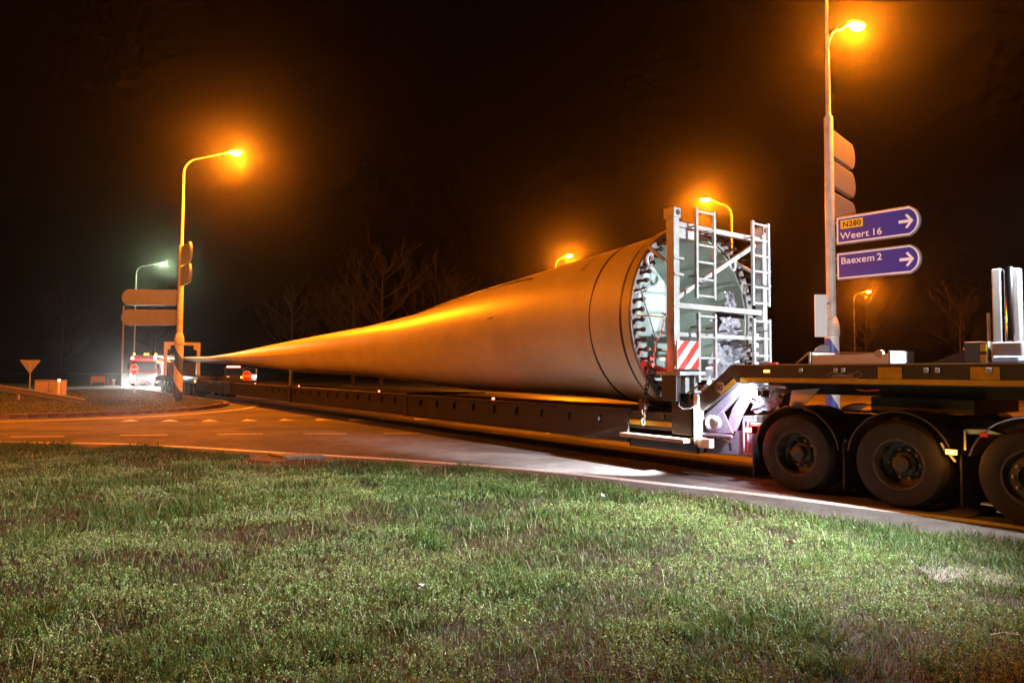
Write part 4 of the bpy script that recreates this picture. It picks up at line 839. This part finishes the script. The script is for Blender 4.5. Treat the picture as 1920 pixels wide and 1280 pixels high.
# ------------------------------------------------------------------ escort vehicles in the distance
def road_vehicle(name, label, cat, loc, heading, L, Wd, H, bonnet, paint, lamps, group=None):
    rz = math.atan2(heading[1], heading[0]); t = Thing(name, label, cat, loc, rz, group); r = .33; h0 = .32
    prof = [(-L / 2, h0), (L / 2, h0), (L / 2 + .03, h0 + .35), (L / 2 - .05, bonnet), (L / 2 - .9, bonnet + .12), (L / 2 - 1.55, H - .05), (L / 2 - 2.0, H), (-L / 2 + .25, H), (-L / 2, bonnet + .1)]
    body = t.part('body', MB().prism(prof, -Wd / 2, Wd / 2), paint, bevel=.06)
    t.part('windscreen', MB().add([(L / 2 - .93, sy * (Wd / 2 - .12), bonnet + .16) for sy in (-1, 1)] + [(L / 2 - 1.52, sy * (Wd / 2 - .2), H - .06) for sy in (1, -1)], [(0, 1, 2, 3)]), M_DARKGLASS, parent=body, recalc=False).location = (.03, 0, .012)
    for sy in (-1, 1):
        t.part('side_window', MB().box(-L / 2 + .4, L / 2 - 1.75, sy * Wd / 2 - .012, sy * Wd / 2 + .006, bonnet + .18, H - .14), M_DARKGLASS, parent=body)
        for sx in (-1, 1): t.part('wheel', MB().lathe([(.18, -.10), (r, -.10), (r, .10), (.18, .10)], c=(sx * L * .31, sy * (Wd / 2 - .08), r), axis='y', n=20, close=False), M_RUBBER)
        t.part('bumper_lamp', MB().box(L / 2 + .0, L / 2 + .045, sy * (Wd / 2 - .38), sy * (Wd / 2 - .12), bonnet - .28, bonnet - .10), lamps)
    t.part('grille', MB().box(L / 2 + .02, L / 2 + .05, -.4, .4, h0 + .12, h0 + .3), M_BLACK); t.part('number_plate', MB().box(L / 2 + .035, L / 2 + .055, -.26, .26, h0 + .02, h0 + .12), M_YELLOW)
    return t
v = road_vehicle('escort_van', 'dark escort van with twin amber lights waiting beyond the beam', 'van', (-31.0, 76, 0), (.45, -.89), 4.9, 1.9, 1.95, 1.05, mat('navy_paint', (.04, .05, .09), .3, coat=.4), E_AMB)
v.part('roof_bar', MB().box(.3, .6, -.7, .7, 1.95, 2.10), E_RED, bevel=.02)
v = road_vehicle('white_van', 'white van half hidden behind the no entry sign', 'van', (-37.2, 97, -.09), (.34, -.94), 5.0, 1.95, 2.0, 1.1, mat('white_van_paint', (.75, .76, .78), .3, coat=.4), E_WHT)
light('van_light', 'POINT', (3.6, .4, 1.0), 60, COOL, v.root, .05)
v = road_vehicle('escort_car', 'dark escort car stopped beyond the dolly of the trailer', 'car', (-30.2, 66, 0), (.9, -.42), 4.3, 1.8, 1.45, .85, mat('grey_car_paint', (.10, .11, .12), .25, metal=.4, coat=.6), E_WHT)
v.part('amber_lamp', MB().box(1.2, 1.35, -.92, -.88, .9, 1.0), E_AMB)

hd = Vector((.26, -.966, 0)).normalized(); t = Thing('red_truck', 'red escort truck with bright headlights and amber roof beacons', 'truck', (-35.6, 66, 0), math.atan2(hd.y, hd.x))
M_TRED = mat('red_truck_paint', (.30, .03, .025), .32, coat=.5)
cb = t.part('cab', MB().prism([(-2.1, .5), (0, .5), (.06, 1.4), (-.12, 2.6), (-.35, 3.0), (-2.1, 3.05)], -1.2, 1.2), M_TRED, bevel=.05)
t.part('windscreen', MB().add([(.07, -1.05, 1.5), (.07, 1.05, 1.5), (-.07, 1.0, 2.42), (-.07, -1.0, 2.42)], [(0, 1, 2, 3)]), M_DARKGLASS, parent=cb, recalc=False)
t.part('sun_visor', MB().box(-.12, .12, -1.1, 1.1, 2.48, 2.66), E_REDDIM, parent=cb); t.part('grille', MB().box(.04, .10, -.75, .75, .75, 1.30), M_BLACK, parent=cb); t.part('bumper', MB().box(-.1, .16, -1.22, 1.22, .35, .72), M_TRED)
t.part('box_body', MB().box(-7.4, -2.3, -1.2, 1.2, .95, 2.95), mat('truck_body', (.18, .06, .04), .5, var=.2, scale=3), bevel=.03)
for sy in (-1, 1):
    hl = t.part('headlamp', MB().lathe([(.17, 0), (.17, .05)], c=(.14, sy * .86, .62), axis='x', n=16), E_WHT)
    light('headlight', 'SPOT', (.30, sy * .86, .62), 4200, (1, .95, .88), t.root, .10, (1, .08, -.055), 75, .6)
    t.part('fog_lamp', MB().lathe([(.07, 0), (.07, .05)], c=(.14, sy * 1.02, 1.05), axis='x', n=12), E_WHT); t.part('roof_spot', MB().lathe([(.09, 0), (.09, .06)], c=(-.05, sy * .98, 2.72), axis='x', n=12), E_WHT)
    for sx in (-.95, -4.4, -5.8): t.part('wheel', MB().lathe([(.28, -.15), (.5, -.15), (.5, .15), (.28, .15)], c=(sx, sy * 1.02, .5), axis='y', n=20), M_RUBBER)
    t.part('mirror', MB().box(-.15, .05, sy * 1.28 - .10, sy * 1.28 + .10, 1.7, 2.3), M_BLACK)
for y in (-.95, .0, .25, .95): t.part('roof_beacon', MB().lathe([(.09, 0), (.09, .14), (.05, .18)], c=(-.5, y, 3.05), n=12), E_AMB)
for k in range(6): t.part('side_lamp', MB().box(-2.4 - k * .75, -2.25 - k * .75, 1.20, 1.24, 2.75 - .06 * k * k / 3, 2.87 - .06 * k * k / 3), E_AMB)
for k in range(5): t.part('side_lamp', MB().box(-2.2, -2.1, 1.19, 1.24, .9 + k * .34, 1.0 + k * .34), E_WHT)
light('lamp_glow', 'POINT', (-2.2, 1.6, 2.4), 40, (1, .45, .1), t.root, .05)

# ------------------------------------------------------------------ bare trees in the dark
def tree_meshes(seed, H):
    r = random.Random(seed); tr_, cr = MB(), MB()
    tr_.tube([(0, 0, -.2), (.02, 0, .3), (.05, .03, H * .25), (.10, -.02, H * .5), (.0, .05, H * .78), (.05, 0, H)], [.30, .2, .17, .13, .07, .015], 8)
    def grow(p, d, L, rad, lev):
        q = p; pts = [p]; dd = d
        for k in range(3):
            dd = (dd + Vector((r.uniform(-.25, .25), r.uniform(-.25, .25), r.uniform(-.05, .22)))).normalized(); q = q + dd * L / 3; pts.append(q)
        cr.tube(pts, [rad, rad * .8, rad * .6, rad * .3], 4, caps=False)
        if lev:
            for _ in range(4 if lev > 1 else 5):
                k = r.randint(1, 3); nd = (dd + Vector((r.uniform(-1, 1), r.uniform(-1, 1), r.uniform(-.2, .7)))).normalized(); grow(pts[k], nd, L * r.uniform(.45, .7), rad * .5, lev - 1)
    for k in range(15):
        z = H * (.22 + .70 * k / 15); a = r.uniform(0, 6.28); grow(Vector((.05, 0, z)), Vector((math.cos(a), math.sin(a), r.uniform(.35, .9))).normalized(), H * .34 * (1.15 - .55 * k / 15), .065, 3)
    return tr_.mesh('trunk', M_TREE, True), cr.mesh('crown', M_TREE, recalc=False)
TREES = [tree_meshes(3, 11), tree_meshes(8, 10), tree_meshes(15, 12)]
spots = [(-24.6, 76, 0, 1, 'bare tree with spreading limbs standing beyond the blade tip'), (-16.5, 71, 1, 1.1, 'slim bare tree second from the spreading tree behind the blade'), (-12.6, 66, 2, 1.05, 'forked bare tree behind the middle of the blade'), (-8.0, 75, 0, 1.1, 'bare tree behind the blade close to the lamp over the shell'), (18, 70, 1, 1, 'bare tree behind the lattice frame lamp'), (38.5, 74, 2, .9, 'bare tree next to the far lamp under the direction signs'), (54, 82, 0, 1, 'bare tree past the far lamp post'), (-58, 88, 1, 1.1, 'dark bare tree far out beyond the give way sign'), (-50, 95, 2, 1, 'dark bare tree behind the far info board'), (1, 88, 2, 1.1, 'bare tree far behind the blade root')]
for i, (x, y, k, sc, lab) in enumerate(spots):
    e = bpy.data.objects.new('bare_tree', None); COL.objects.link(e); e.location = (x, y, -.09); e.rotation_euler = (0, 0, i * 1.7); e.scale = (sc, sc, sc); tag(e, lab, 'tree', 'bare trees behind the junction')
    link('trunk', TREES[k][0], e); link('crown', TREES[k][1], e)

# ------------------------------------------------------------------ thin night haze, added to stand in for bloom round the lamps
m = bpy.data.materials.new('lamp_glow_haze'); m.use_nodes = True; nt = m.node_tree; nt.nodes.remove(nt.nodes['Principled BSDF'])
pv = nt.nodes.new('ShaderNodeVolumePrincipled'); pv.inputs['Color'].default_value = (.9, .9, .9, 1); pv.inputs['Density'].default_value = .00042; pv.inputs['Anisotropy'].default_value = .955
nt.links.new(pv.outputs[0], nt.nodes['Material Output'].inputs['Volume'])
hz_ = link('haze', MB().box(-410, 410, -410, 410, -1.1, 17).mesh('haze', m)); tag(hz_, 'thin haze added over the junction for the glow round the lamps', 'haze', kind='stuff')
